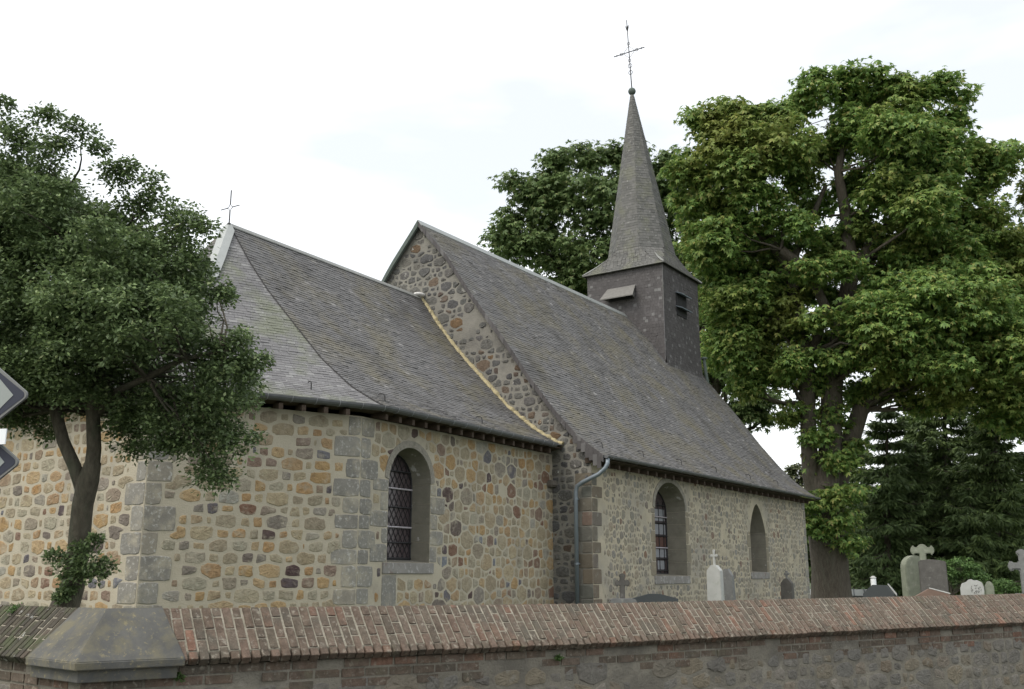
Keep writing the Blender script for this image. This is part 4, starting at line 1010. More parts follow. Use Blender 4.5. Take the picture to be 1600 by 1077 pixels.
# ================================================================== TREES
def leaf_mesh(C, D, Nn, Ln, Wd, fold=.0):
    """rhombic leaves: C base, D direction, Nn normal, arrays"""
    S = np.cross(D, Nn); S /= np.linalg.norm(S, axis=1)[:, None] + 1e-9
    n = len(C); v = np.empty((n, 4, 3)); mid = C + D * (Ln * .45)[:, None]
    v[:, 0] = C; v[:, 1] = mid + S * (Wd / 2)[:, None]; v[:, 2] = C + D * Ln[:, None] - Nn * (Ln * .12)[:, None]; v[:, 3] = mid - S * (Wd / 2)[:, None]
    return v.reshape(-1, 3)
def quads_obj(name, V, m, parent):
    n = len(V) // 4; me = bpy.data.meshes.new(name); me.vertices.add(len(V)); me.vertices.foreach_set('co', V.astype(np.float32).ravel())
    me.loops.add(4 * n); me.loops.foreach_set('vertex_index', np.arange(4 * n, dtype=np.int32))
    me.polygons.add(n); me.polygons.foreach_set('loop_start', np.arange(0, 4 * n, 4, dtype=np.int32)); me.polygons.foreach_set('loop_total', np.full(n, 4, dtype=np.int32))
    me.materials.append(m); me.update(calc_edges=True); me.validate()
    o = bpy.data.objects.new(name, me); COL.objects.link(o)
    if parent is not None: adopt(o, parent)
    return o
def nrm(a): return a / (np.linalg.norm(a, axis=-1, keepdims=True) + 1e-9)
def foliage(clumps, per, leaf, rng, palm=0, droop=.5, flat=.7, upper=.15):
    """clumps: (n,4) centre+radius. leaves scattered on each clump's dome"""
    cl = np.repeat(clumps, per, axis=0); n = len(cl)
    d = nrm(rng.normal(size=(n, 3))); d[:, 2] = np.where((d[:, 2] < -upper) & (rng.random(n) < .6), -d[:, 2], d[:, 2])
    rr = cl[:, 3] * (rng.random(n) ** .35) * rng.uniform(.75, 1.2, n)
    P = cl[:, :3] + d * rr[:, None] * np.array([1, 1, flat])
    out_dir = nrm(d * np.array([1, 1, .25]) + rng.normal(size=(n, 3)) * .45 - np.array([0, 0, droop]))
    nn = nrm(d * .6 + np.array([0, 0, 1.0]) + rng.normal(size=(n, 3)) * .45)
    if not palm:
        L = leaf[0] * rng.uniform(.65, 1.25, n); W_ = leaf[1] * rng.uniform(.7, 1.2, n)
        return leaf_mesh(P, out_dir, nn, L, W_)
    s = nrm(np.cross(out_dir, nn)); nn = nrm(np.cross(s, out_dir)); sc_ = rng.uniform(.7, 1.2, n); V = []
    for k in range(palm):
        a = (k - (palm - 1) / 2) / palm * 3.9
        dd = nrm(out_dir * math.cos(a) + s * math.sin(a) - nn * .35 + rng.normal(size=(n, 3)) * .08)
        q = 1 - .35 * abs(k - (palm - 1) / 2) / (palm / 2)
        V.append(leaf_mesh(P, dd, nn, leaf[0] * sc_ * q, leaf[1] * sc_ * q))
    return np.concatenate([v.reshape(-1, 4, 3) for v in V]).reshape(-1, 3)
def lobes_to_clumps(lobes, dens, cr, rng, shell=.55, zs=1.0):
    """lobes: (center Vector, r). spread clumps over the lobe volume, denser near its surface"""
    out_ = []
    for c, r in lobes:
        n = max(3, int(dens * (r / cr) ** 2))
        d = nrm(rng.normal(size=(n, 3))); rad = r * (shell + (1 - shell) * rng.random(n) ** .5) - cr * .4
        P = np.array(c)[None] + d * rad[:, None] * np.array([1, 1, zs]); R2 = cr * rng.uniform(.6, 1.3, n)
        out_.append(np.c_[P, R2])
    return np.concatenate(out_)
def jag(p, q, n, r, amp):
    p, q = Vector(p), Vector(q); L_ = (q - p).length
    return [p + (q - p) * (i / n) + (Vector((r.uniform(-1, 1), r.uniform(-1, 1), r.uniform(-1, 1))) * amp * L_ * (0 if i in (0, n) else 1)) for i in range(n + 1)]
def limbs(mb, forks, clumps, r, twig, maxn=200, n=6):
    """twigs from the nearest fork point to clumps"""
    idx = list(range(len(clumps))); r.shuffle(idx)
    for i in idx[:maxn]:
        c = Vector(clumps[i][:3]); f = min(forks, key=lambda q: (q[0] - c).length + (0 if q[0].z < c.z else 1.5))
        L_ = (c - f[0]).length
        if L_ < .02: continue
        mb.tube(jag(f[0], c, 5, r, .06), [f[1] * .55, f[1] * .42, f[1] * .33, f[1] * .25, f[1] * .18, twig * .5], 5, cap=False)

# --- small tree at the left, behind the wall corner
DL = 9.3
tl = at(112, 945, DL); tl = thing('broadleaf_tree', (tl.x, tl.y, GZ), 'small leaning broadleaf tree with dense dark crown behind the wall corner', 'tree')
def a_(x, y, o=0): return at(x, y, DL + o)
tk = MB(); r = random.Random(4); k = DL / CF
def T_(ps, o=0): return [a_(x, y, o2) for x, y, o2 in ps]
base = a_(95, 960); base2 = Vector((base.x - .1, base.y, GZ - .1))
tk.tube([base2] + T_([(100, 950, 0), (114, 915, 0), (121, 870, 0), (125, 830, 0), (129, 790, 0), (138, 750, 0), (146, 722, 0)]), [25 * k, 22 * k, 18 * k, 16 * k, 16.5 * k, 16 * k, 16.5 * k, 12 * k], 14, cap=False)
f1 = T_([(132, 775, 0), (116, 728, .0), (99, 690, .05), (86, 640, .1), (78, 585, .2), (60, 520, .3), (40, 450, .5)])
f2_ = T_([(142, 748, 0), (147, 700, 0), (145, 640, -.05), (155, 590, -.1), (175, 520, -.1), (190, 440, 0), (200, 360, .1)])
f3 = T_([(149, 650, 0), (185, 610, -.2), (230, 590, -.4), (290, 560, -.5), (350, 550, -.5)])
f4 = T_([(84, 620, .1), (110, 520, .4), (125, 420, .6), (110, 300, .7)])
tk.tube(f1, [11 * k, 10 * k, 9.5 * k, 9 * k, 8 * k, 6 * k, 4 * k], 10, cap=False); tk.tube(f2_, [12 * k, 11 * k, 10.5 * k, 9 * k, 9 * k, 7 * k, 4 * k], 10, cap=False)
tk.tube(f3, [6 * k, 5.5 * k, 5 * k, 4 * k, 2.5 * k], 8, cap=False); tk.tube(f4, [10 * k, 8 * k, 6 * k, 3 * k], 8, cap=False)
lob = [(20, 265, 50, .2), (85, 235, 34, 0), (35, 215, 30, .2), (110, 200, 16, 0), (158, 232, 18, 0), (203, 262, 18, 0), (235, 285, 16, 0), (8, 165, 16, .2), (78, 180, 14, .1), (60, 330, 80, .3), (0, 330, 90, .5), (-60, 300, 90, .5), (178, 275, 30, .0), (212, 318, 34, .1), (268, 350, 38, 0), (308, 352, 30, -.2), (130, 360, 70, 0), (190, 400, 80, 0), (262, 415, 62, -.2),
       (60, 440, 95, .2), (-40, 450, 110, .4), (140, 490, 95, -.2), (230, 500, 88, -.3), (300, 520, 60, -.3), (360, 545, 42, -.4), (392, 580, 34, -.4), (350, 600, 62, -.4), (330, 680, 56, -.3), (370, 690, 34, -.4), (335, 740, 38, -.3), (280, 650, 62, -.2),
       (210, 620, 70, 0), (200, 690, 40, .1), (110, 580, 85, .3), (30, 570, 85, .3), (-50, 580, 90, .3), (25, 650, 38, .3), (60, 665, 32, .3), (250, 700, 28, -.2), (2, 200, 22, .3), (60, 192, 16, .1), (135, 215, 15, .1), (238, 305, 18, 0), (345, 460, 30, -.2), (300, 430, 40, -.1)]
rngL = np.random.default_rng(11)
lobes = [(a_(x, y, o + j), r_ * k) for x, y, r_, o in lob for j in (0,)]
lobes += [(a_(x + 10, y + 10, o + .75), r_ * k) for x, y, r_, o in lob if r_ > 60] + [(a_(x - 10, y, o - .65), r_ * k * .85) for x, y, r_, o in lob if r_ > 75]
cl = lobes_to_clumps(lobes, 5.2, .14, rngL, .45)
forks = [(p, .03) for p in f1[3:] + f2_[3:] + f3[2:] + f4[1:]]
limbs(tk, forks, cl, r, .006, 260)
tk.build('trunk', BARK_S, tl, smooth=True)
V1 = foliage(cl, 88, (.046, .027), rngL, droop=.1, flat=.8)
quads_obj('crown', V1, LEAF_L, tl)
cl2 = np.array([[*a_(x, y, o), r_ * k] for x, y, r_, o in [(105, 885, 26, -.15), (140, 880, 28, -.2), (165, 886, 18, -.15), (125, 860, 18, -.2), (85, 870, 14, -.1), (115, 905, 20, -.15), (150, 900, 16, -.2), (150, 845, 12, -.1), (105, 925, 12, -.15), (95, 935, 10, -.15), (128, 895, 24, -.2)]])
quads_obj('trunk_shoots', foliage(cl2, 260, (.046, .026), rngL, droop=.0, flat=.8), LEAF_L, tl)

# --- big chestnut at the right
def chestnut(name, base_px, D, trunk, lob, leafmat, label, seed, dens, per, group, cr=.8, leaf=(.235, .10), full=1.0):
    rg_ = np.random.default_rng(seed); r = random.Random(seed); k = D / CF
    b = at(base_px[0], base_px[1], D); root = thing(name, (b.x, b.y, GZ), label, 'tree', group)
    tk = MB(); forks = []
    for path in trunk:
        ps = [at(x, y, D + o) for x, y, w_, o in path]; tk.tube(ps, [w_ * k for x, y, w_, o in path], 12, cap=False)
        forks += [(p, q[2] * k * .6) for p, q in zip(ps[2:], path[2:])]
    lb = []
    for x, y, r_, o in lob:
        if 640 > y > 225 and r_ > 20: r_ = r_ * full
        lb.append((at(x, y, D + o), r_ * k))
        if r_ > 60: lb += [(at(x, y + 8, D + o + r_ * k * .8), r_ * k * .9), (at(x, y + 8, D + o - r_ * k * .6), r_ * k * .8)]
    cl = lobes_to_clumps(lb, dens, cr, rg_, .5)
    limbs(tk, forks, cl, r, .02, 230)
    print(name, len(cl)); tk.build('trunk', BARK, root, smooth=True)
    quads_obj('crown', foliage(cl, per, leaf, rg_, palm=5, droop=.35, flat=.55), leafmat, root)
    return root
DR = 42
trunkR = [[(1300, 948, 36, 0), (1299, 930, 31, 0), (1297, 890, 28, 0), (1294, 840, 30, 0), (1290, 790, 27, 0), (1283, 740, 20, 0)],
          [(1286, 820, 15, 0), (1266, 740, 13, 0), (1262, 640, 12, 0), (1260, 560, 12, 0), (1245, 500, 10, 0), (1235, 420, 9, 0), (1205, 380, 8, 0), (1190, 300, 6, 0)],
          [(1292, 760, 19, -.2), (1298, 690, 17, 0), (1300, 600, 16, 0), (1318, 500, 14, 0), (1330, 420, 12, 0), (1322, 340, 9, 0), (1310, 270, 7, 0), (1320, 200, 4, 0)],
          [(1300, 780, 16, .2), (1325, 700, 15, .2), (1345, 640, 13, .2), (1400, 590, 10, .5), (1460, 540, 7, 1), (1520, 500, 5, 1)],
          [(1262, 570, 9, 0), (1290, 480, 8, -.5), (1260, 420, 8, -1), (1220, 390, 7, -1)],
          [(1326, 430, 9, 0), (1370, 370, 8, 0), (1420, 320, 6, .5), (1470, 270, 4, .5)],
          [(1232, 420, 7, 0), (1265, 350, 5, .2), (1290, 290, 3, 0)]]
lobR = [(1268, 425, 26, -1.8), (1238, 565, 26, -1.5), (1318, 420, 24, -1.6), (1300, 560, 26, -1.6), (1275, 505, 22, -1.8), (1335, 520, 24, -1.6), (1250, 350, 30, -1.5), (1080, 260, 34, 0), (1082, 330, 34, .5), (1272, 122, 14, 0), (1362, 116, 13, 0), (1405, 128, 15, 0), (1472, 128, 12, 0), (1087, 185, 13, 0), (1135, 172, 13, 0), (1325, 118, 12, 0), (1520, 232, 14, 0), (1578, 240, 12, 0), (1500, 150, 10, 0), (1410, 615, 30, -.5), (1360, 610, 26, 0), (1440, 640, 22, -.5), (1545, 650, 30, -1), (1300, 400, 34, 1), (1335, 300, 34, .8), (1262, 455, 34, 1), (1312, 480, 34, 1.2), (1222, 440, 40, .6), (1355, 470, 36, .8), (1275, 330, 26, 1.4), (1345, 410, 36, 1), (1215, 520, 34, .8), (1300, 540, 30, 1), (1205, 560, 34, .4), (1630, 620, 50, 0), (1590, 660, 30, -1), (1260, 250, 34, 1), (1300, 230, 34, .5), (1200, 400, 44, .8), (1110, 205, 38, 0), (1165, 190, 38, 0), (1215, 185, 38, 0), (1265, 150, 34, 0), (1320, 145, 36, .5), (1370, 150, 38, .5), (1420, 150, 36, 0), (1460, 140, 22, 0), (1480, 190, 32, 0), (1160, 240, 60, 0), (1230, 225, 55, -1), (1400, 210, 62, -1), (1330, 205, 45, 0), (1460, 240, 55, 0),
        (1530, 270, 42, 0), (1565, 262, 22, 0), (1510, 330, 48, 0), (1120, 300, 50, 0), (1130, 380, 58, .5), (1150, 460, 55, .5), (1150, 540, 55, 1), (1170, 600, 38, 1), (1200, 480, 42, 0), (1185, 330, 45, -1), (1245, 290, 28, 0), (1380, 290, 48, -1), (1440, 320, 55, -1), (1350, 360, 38, 0),
        (1280, 385, 34, .5), (1400, 400, 45, 0), (1480, 400, 55, 0), (1555, 380, 50, 0), (1590, 440, 50, 0), (1390, 500, 62, -2), (1450, 480, 65, -2), (1520, 470, 60, -2), (1580, 530, 60, -2), (1400, 560, 48, -2), (1470, 560, 55, -2), (1540, 590, 52, -2), (1600, 610, 50, -2), (1480, 620, 30, -2),
        (1240, 520, 26, 0), (1225, 590, 26, 0), (1240, 650, 28, 0), (1280, 600, 30, .5), (1330, 560, 34, .5), (1345, 620, 26, .5), (1650, 400, 60, 0), (1670, 520, 80, 0), (1640, 310, 40, 0),
        (1300, 655, 30, 0), (1275, 690, 22, -.6), (1310, 720, 27, -.7), (1325, 770, 24, -.8), (1300, 780, 25, -.9), (1262, 790, 16, -.9), (1315, 820, 22, -.9), (1285, 832, 18, -.9), (1335, 700, 20, 0), (1330, 850, 12, -.9), (1265, 815, 12, -.8)]
chestnut('horse_chestnut_tree', (1300, 945), DR, trunkR, lobR, LEAF_C, 'huge horse chestnut with leafy trunk beside the west end of the nave', 21, 7.5, 68, 'tall chestnut trees behind the church', full=1.13)
DT = 53
trunkT = [[(1120, 945, 24, 0), (1115, 850, 20, 0), (1090, 700, 18, 0), (1050, 560, 15, 0), (1000, 440, 11, 0), (960, 350, 7, 0)], [(1090, 700, 12, 0), (1130, 560, 10, 0), (1140, 440, 7, 0), (1120, 330, 5, 0)],
          [(1040, 540, 9, 0), (950, 470, 7, 0), (880, 420, 5, 0), (830, 370, 3, 0)]]
lobT = [(1100, 640, 30, 0), (1150, 640, 36, 0), (880, 440, 46, 1), (930, 450, 50, 1), (860, 290, 36, .5), (1020, 440, 60, 1.5), (800, 285, 18, 0), (870, 255, 28, 0), (830, 300, 30, 0), (920, 245, 34, 0), (975, 240, 34, 0), (1040, 260, 34, 0), (800, 350, 34, 0), (775, 378, 18, 0), (860, 320, 48, 0), (930, 310, 55, -1), (1000, 300, 60, 0), (1060, 310, 40, 0), (850, 385, 50, 0), (920, 390, 55, -1), (900, 430, 40, 0),
        (810, 390, 34, 0), (985, 380, 60, 0), (1060, 380, 50, 0), (1080, 450, 55, 0), (1110, 520, 50, 0), (1130, 590, 45, 0), (1170, 640, 34, 0), (1195, 655, 20, 0), (1100, 560, 40, 0), (1160, 560, 40, 1), (985, 440, 50, 0), (1190, 620, 24, 0)]
chestnut('horse_chestnut_tree', (1120, 945), DT, trunkT, lobT, LEAF_D, 'dark green chestnut crown rising behind the nave ridge and spire', 33, 6.5, 56, 'tall chestnut trees behind the church', cr=.9, leaf=(.28, .115))

# small far tree in the gap
def round_tree(name, px, py, D, lob, leafmat, label, seed, cr, per, leaf, cat='tree', dens=3.5, trunk=True, group=None):
    rg_ = np.random.default_rng(seed); r = random.Random(seed); b = at(px, py, D); root = thing(name, (b.x, b.y, GZ), label, cat, group); k = D / CF
    lb = [(at(x, y, D + o), r_ * k) for x, y, r_, o in lob]; cl = lobes_to_clumps(lb, dens, cr, rg_, .4)
    top = at(lob[0][0], lob[0][1], D)
    tk = MB(); tb = Vector((b.x, b.y, GZ - .1)); mid = tb.lerp(top, .5); R0 = max(.03, .02 * (top.z - GZ)) * 1.3
    tk.tube(jag(tb, top, 4, r, .02), [R0, R0 * .8, R0 * .6, R0 * .45, R0 * .2], 8, cap=False); limbs(tk, [(mid, R0 * .5), (top, R0 * .4)], cl, r, .01, 40)
    tk.build('trunk' if trunk else 'stems', BARK, root, smooth=True)
    quads_obj('crown' if trunk else 'foliage', foliage(cl, per, leaf, rg_), leafmat, root); return root
round_tree('broadleaf_tree', 1250, 935, 75, [(1248, 760, 22, 0), (1240, 740, 14, 0), (1262, 745, 16, 0), (1250, 800, 24, 0), (1252, 850, 26, 0), (1270, 890, 24, 0), (1320, 880, 20, 0), (1290, 900, 20, 0)], LEAF_F, 'distant olive green tree seen between the nave and the chestnut trunk', 40, .5, 70, (.28, .2))

# --- conifers
def conifer(D, px, top_y, half_px, label, seed, m, name='spruce_tree', group='conifers behind the graves', bare=.05, lean=0):
    rg_ = np.random.default_rng(seed); r = random.Random(seed); k = D / CF
    b = at(px, 900, D); b.z = GZ; top = at(px + lean, top_y, D); H_ = top.z - GZ; Rm = half_px * k
    root = thing(name, b, label, 'tree', group); tk = MB()
    axis = lambda t: Vector((b.x + (top.x - b.x) * t, b.y + (top.y - b.y) * t, GZ + H_ * t))
    tk.tube([axis(t) - (ZZ * .1 if t == 0 else ZZ * 0) for t in (0, .3, .6, .9, 1)], [.022 * H_, .017 * H_, .011 * H_, .004 * H_, .01], 8, cap=False)
    C, Dd, Nn = [], [], []; nb = 0; t = bare; 
    while t < .99:
        env = Rm * (1 - t) ** .62 * r.uniform(.7, 1.15) + .12
        for j in range(r.randint(5, 7)):
            a = r.uniform(0, 2 * math.pi); L_ = env * r.uniform(.65, 1.1); d = Vector((math.cos(a), math.sin(a), 0)); p0 = axis(t)
            pts_ = []
            for i in range(6):
                s = i / 5; pts_.append(p0 + d * (L_ * s) + ZZ * (L_ * (-.42 * s + .30 * s * s * s) + .1 * L_ * s * (t > .7)))
            tk.tube(pts_, [.03 * (1 - s / 6) + .006 for s in range(6)], 4, cap=False)
            side = Vector((-d.y, d.x, 0)); n_s = int(22 + L_ * 34)
            for q in range(n_s):
                s = r.uniform(.1, 1); i = min(4, int(s * 5)); p = pts_[i].lerp(pts_[i + 1], s * 5 - i)
                sg = r.choice((-1, 1)); w_ = (1.05 - s) * L_ * .42 * r.random()
                p = p + side * sg * w_ - ZZ * w_ * .25
                dd = (side * sg * .7 + d * .9 - ZZ * r.uniform(.1, .9)).normalized()
                C.append(p); Dd.append(dd); Nn.append((ZZ + Vector((r.uniform(-.6, .6), r.uniform(-.6, .6), 0))).normalized())
        t += .9 / H_ * r.uniform(.35, .6)
    C = np.array([tuple(x) for x in C]); Dd = np.array([tuple(x) for x in Dd]); Nn = np.array([tuple(x) for x in Nn])
    n = len(C); V_ = leaf_mesh(C, Dd, Nn, .42 * rg_.uniform(.6, 1.2, n), .10 * rg_.uniform(.6, 1.2, n))
    Dn = nrm(Dd * .5 - np.array([0, 0, 1]) + rg_.normal(size=(n, 3)) * .25)
    V2 = leaf_mesh(C, Dn, nrm(Dd + rg_.normal(size=(n, 3)) * .3), .30 * rg_.uniform(.6, 1.3, n), .09 * rg_.uniform(.6, 1.3, n))
    V3 = leaf_mesh(C + rg_.normal(size=(n, 3)) * .08, nrm(Dd + rg_.normal(size=(n, 3)) * .5), nrm(rg_.normal(size=(n, 3))), .30 * rg_.uniform(.6, 1.3, n), .08 * rg_.uniform(.6, 1.3, n))
    tk.build('trunk', BARK, root, smooth=True); quads_obj('crown', np.concatenate([V_, V2, V3]), m, root)
conifer(50, 1475, 560, 125, 'tall dark spruce with see-through top left of the widest conifer', 61, NEEDLE)
conifer(46, 1555, 625, 150, 'wide drooping spruce near the right edge of the photo', 62, NEEDLE)
conifer(47, 1385, 630, 90, 'green conical conifer right of the leafy chestnut trunk', 63, NEEDLE2)
conifer(47.5, 1430, 690, 85, 'shorter bushy conifer behind the cross topped headstone', 64, NEEDLE2)
conifer(52, 1640, 600, 130, 'spruce partly cut by the right edge behind the stone cross', 65, NEEDLE)
conifer(45.5, 1515, 750, 85, 'low young spruce behind the bright green shrub', 66, NEEDLE2)
conifer(54, 1345, 700, 75, 'narrow dark conifer just right of the chestnut base', 67, NEEDLE)
conifer(56, 1430, 620, 110, 'dark spruce farthest back between the two tallest conifers', 68, NEEDLE)
conifer(57, 1530, 640, 110, 'dark spruce half hidden behind the wide drooping one', 69, NEEDLE)
round_tree('shrub', 1495, 935, 29, [(1480, 895, 18, 0), (1505, 885, 20, 0), (1525, 895, 16, 0), (1470, 885, 12, 0), (1535, 905, 10, 0)], LEAF_B, 'bright green shrub between the headstones under the conifers', 71, .16, 60, (.09, .04), 'shrub', trunk=False)
round_tree('shrub', 1570, 940, 30, [(1570, 915, 14, 0), (1590, 922, 14, 0), (1550, 925, 12, 0), (1610, 915, 16, 0)], LEAF_B, 'low leafy shrub at the right edge above the wall', 72, .14, 60, (.10, .03), 'shrub', trunk=False)
# hedge closing the churchyard
hb = at(1500, 900, 60); hd_ = thing('hedge', (hb.x, hb.y, GZ), 'tall dark clipped hedge closing the churchyard behind the conifers', 'hedge')
rg_ = np.random.default_rng(80); n = 1500; xx = rg_.uniform(1150, 1900, n); yy = rg_.uniform(790, 905, n)
HC = np.array([[*at(float(x), float(y), 60 + float(o)), .45] for x, y, o in zip(xx, yy, rg_.uniform(-.8, .8, n))]); HC = HC[HC[:, 2] > GZ]
quads_obj('foliage', foliage(HC, 30, (.30, .2), rg_), LEAF_D, hd_)
st = MB()
for i in range(18):
    p = at(1160 + 40 * i, 898, 60); st.tube([Vector((p.x, p.y, GZ - .1)), Vector((p.x, p.y, GZ + 2.2))], [.06, .03], 5)
st.build('stems', BARK, hd_)

def weed(p, label, seed, r_, hang):
    rg_ = np.random.default_rng(seed); root = thing('weed', p, label, 'weed')
    C = np.array([[p.x + rg_.normal() * r_ * .5, p.y + rg_.normal() * r_ * .5, p.z + rg_.uniform(0, r_) * hang, r_ * .4] for _ in range(9)])
    st = MB()
    for c in C[:5]: st.tube([p, Vector(c[:3])], [.002, .001], 4)
    st.build('stems', LEAF_B, root); quads_obj('foliage', foliage(C, 16, (.035, .012), rg_, droop=.0), LEAF_B, root)
tq = solve(lambda t: proj_x(AC + wd * t + wn_ * .24 + ZZ * .9), 276, 0, 3); weed(AC + wd * tq + wn_ * .25 + ZZ * .89, 'small green weed rooted under the right end of the stone cap', 91, .045, 1)
tq = solve(lambda t: proj_x(AC + wd * t + wn_ * .24 + ZZ * .9), 872, 0, 9); weed(AC + wd * tq + wn_ * .25 + ZZ * .88, 'tiny weed growing from a brick joint midway along the wall', 92, .04, 1)
tq = solve(lambda t: proj_x(AC + ld * t + ZZ * 1.38), 30, 0, 3); weed(AC + ld * tq + ln * .05 + ZZ * 1.345, 'low green sprig on top of the old mossy coping', 93, .06, .8)

# ================================================================== GRAVES
GR = 'gravestones in the churchyard'
def frame(px, D, rot=0):
    """ground point under pixel column px at depth D; rot: face turned from the camera (deg)"""
    p = at(px, 900, D); d = Vector((p.x, p.y, 0)).normalized(); a = R_(rot); f = -(Vector((d.x * math.cos(a) - d.y * math.sin(a), d.x * math.sin(a) + d.y * math.cos(a), 0)))
    s = Vector((-f.y, f.x, 0)); return Vector((p.x, p.y, GZ)), s, f     # s: to the viewer's right
def zpx(y, D, px=1200): return at(px, y, D).z
def slab(mb, P, s, f, outline, th, mi=0): mb.prism([P + s * x + ZZ * z + f * (th / 2) for x, z in outline], -f * th, mi)
def oc(c, r, n=24): return [(c[0] + r * math.cos(2 * math.pi * k / n), c[1] + r * math.sin(2 * math.pi * k / n)) for k in range(n)]
def budded_cross(h, w_, t, fl=.0):
    a = t / 2; b = a * (1.6 + fl); L_ = w_ / 2; y0 = h * .62
    return [(-a, 0), (a, 0), (a, y0 - a), (L_ - b * .7, y0 - a), (L_ - b * .5, y0 - b), (L_, y0 - a * .6), (L_, y0 + a * .6), (L_ - b * .5, y0 + b), (L_ - b * .7, y0 + a), (a, y0 + a), (a, h - b * .9), (b, h - b * .6), (a * .6, h), (-a * .6, h), (-b, h - b * .6), (-a, h - b * .9), (-a, y0 + a), (-L_ + b * .7, y0 + a), (-L_ + b * .5, y0 + b), (-L_, y0 + a * .6), (-L_, y0 - a * .6), (-L_ + b * .5, y0 - b), (-L_ + b * .7, y0 - a), (-a, y0 - a)]
# 1 low dark family stone
D = 21.5; P, s, f = frame(1021, D, 12); root = thing('gravestone', P, 'wide low dark granite gravestone with stepped shoulders before the first nave window', 'gravestone', GR)
zt_ = zpx(928, D) - GZ; zs_ = zt_ - .10; hw = 37 * D / CF
m_ = MB(); slab(m_, P, s, f, [(-hw - .05, 0), (hw + .05, 0), (hw + .05, zs_ - .12), (hw, zs_ - .12), (hw, zs_), (.12, zt_), (-.12, zt_), (-hw, zs_), (-hw, zs_ - .12), (-hw - .05, zs_ - .12)], .14); m_.build('headstone', G_DARK, root, bevel=.006)
m_ = MB(); m_.box(P + ZZ * .18, s * (hw + .22), f * .3, ZZ * .18); m_.build('plinth', G_DARK, root, bevel=.01)
# 2 stone cross on pedestal
D = 20.8; P, s, f = frame(972, D, 5); root = thing('grave_cross', P, 'dark weathered stone cross with a round boss left of the low granite stone', 'grave cross', GR)
m_ = MB(); zt_ = zpx(896, D) - GZ; ph = zpx(935, D) - GZ
slab(m_, P + f * .02, s, f, [(-.28, 0), (.28, 0), (.28, ph - .04), (.22, ph), (-.22, ph), (-.28, ph - .04)], .4); m_.build('pedestal', G_GREY, root, bevel=.02)
m_ = MB(); slab(m_, P + ZZ * (ph - .02), s, f, budded_cross(zt_ - ph + .02, .30, .10), .09); m_.build('cross', G_DK2, root, bevel=.012)
# 3 white stele with cross
D = 22.6; P, s, f = frame(1117, D, -28); root = thing('gravestone', P, 'tall white pointed stele topped by a small cross against the nave wall', 'gravestone', GR)
hw = .17; zt_ = zpx(883, D) - GZ; zs_ = zpx(892, D) - GZ
m_ = MB(); slab(m_, P, s, f, [(-hw - .02, 0), (hw + .02, 0), (hw, zs_), (.06, zt_), (-.06, zt_), (-hw, zs_)], .15); m_.build('headstone', G_WHITE, root, bevel=.008)
m_ = MB(); ct_ = zpx(858, D) - GZ; slab(m_, P + ZZ * (zt_ - .01), s, f, budded_cross(ct_ - zt_, .17, .045), .04); m_.build('cross', G_WHITE, root, bevel=.004)
m_ = MB(); m_.box(P + ZZ * .12, s * .26, f * .18, ZZ * .12); m_.build('plinth', G_WHITE, root, bevel=.01)
# 4 grey stele
D = 23.6; P, s, f = frame(1136, D, -28); root = thing('gravestone', P, 'plain grey pointed stele close behind the white one', 'gravestone', GR)
hw = .15; zt_ = zpx(889, D) - GZ
m_ = MB(); slab(m_, P, s, f, [(-hw - .05, 0), (hw + .05, 0), (hw, zt_ - .16), (.05, zt_), (-.05, zt_), (-hw, zt_ - .16)], .12); m_.build('headstone', G_GREY, root, bevel=.008)
m_ = MB(); m_.box(P + ZZ * .1, s * .26, f * .16, ZZ * .1); m_.build('plinth', G_GREY, root, bevel=.01)
# 5 far stele
D = 28.5; P, s, f = frame(1229, D, -30); root = thing('gravestone', P, 'slim grey stele with worn little cross near the far corner of the nave', 'gravestone', GR)
hw = .17; zt_ = zpx(904, D) - GZ; ct_ = zpx(893, D) - GZ
m_ = MB(); slab(m_, P, s, f, [(-hw - .02, 0), (hw + .02, 0), (hw, zt_ - .13), (.05, zt_), (-.05, zt_), (-hw, zt_ - .13)], .14); m_.build('headstone', G_DK2, root, bevel=.008)
m_ = MB(); slab(m_, P + ZZ * (zt_ - .01), s, f, budded_cross(ct_ - zt_ + .03, .15, .05), .05); m_.build('cross', G_GREY, root, bevel=.005)
# 6 pale ribbed roof
D = 43.7; P, s, f = frame(1308, D, 0); root = thing('tomb_canopy', P, 'low tomb roofed with pale ribbed sheets behind the chestnut trunk', 'tomb', GR)
zt_ = zpx(921, D) - GZ; zb_ = zpx(930, D) - GZ; hw = 46 * D / CF
m_ = MB(); m_.hexa([P - s * hw + f * .5 + ZZ * (zb_ - .03), P + s * hw + f * .5 + ZZ * (zb_ - .03), P + s * hw - f * .5 + ZZ * (zt_ - .03), P - s * hw - f * .5 + ZZ * (zt_ - .03)], [P - s * hw + f * .5 + ZZ * zb_, P + s * hw + f * .5 + ZZ * zb_, P + s * hw - f * .5 + ZZ * zt_, P - s * hw - f * .5 + ZZ * zt_])
ro = m_.build('canopy_roof', ROOFW, root)
for i in range(6):
    b = MB(); x = -hw + (i + .5) * 2 * hw / 6; b.hexa([P + s * (x - .02) + f * .5 + ZZ * zb_, P + s * (x + .02) + f * .5 + ZZ * zb_, P + s * (x + .02) - f * .5 + ZZ * zt_, P + s * (x - .02) - f * .5 + ZZ * zt_], [P + s * (x - .02) + f * .5 + ZZ * (zb_ + .03), P + s * (x + .02) + f * .5 + ZZ * (zb_ + .03), P + s * (x + .02) - f * .5 + ZZ * (zt_ + .03), P + s * (x - .02) - f * .5 + ZZ * (zt_ + .03)]); sub(b, 'roof_rib', G_DARK, ro)
m_ = MB(); m_.box(P + ZZ * (zb_ - .03) / 2, s * (hw - .08), f * .42, ZZ * (zb_ - .03) / 2); m_.build('tomb_body', G_DARK, root, bevel=.01)
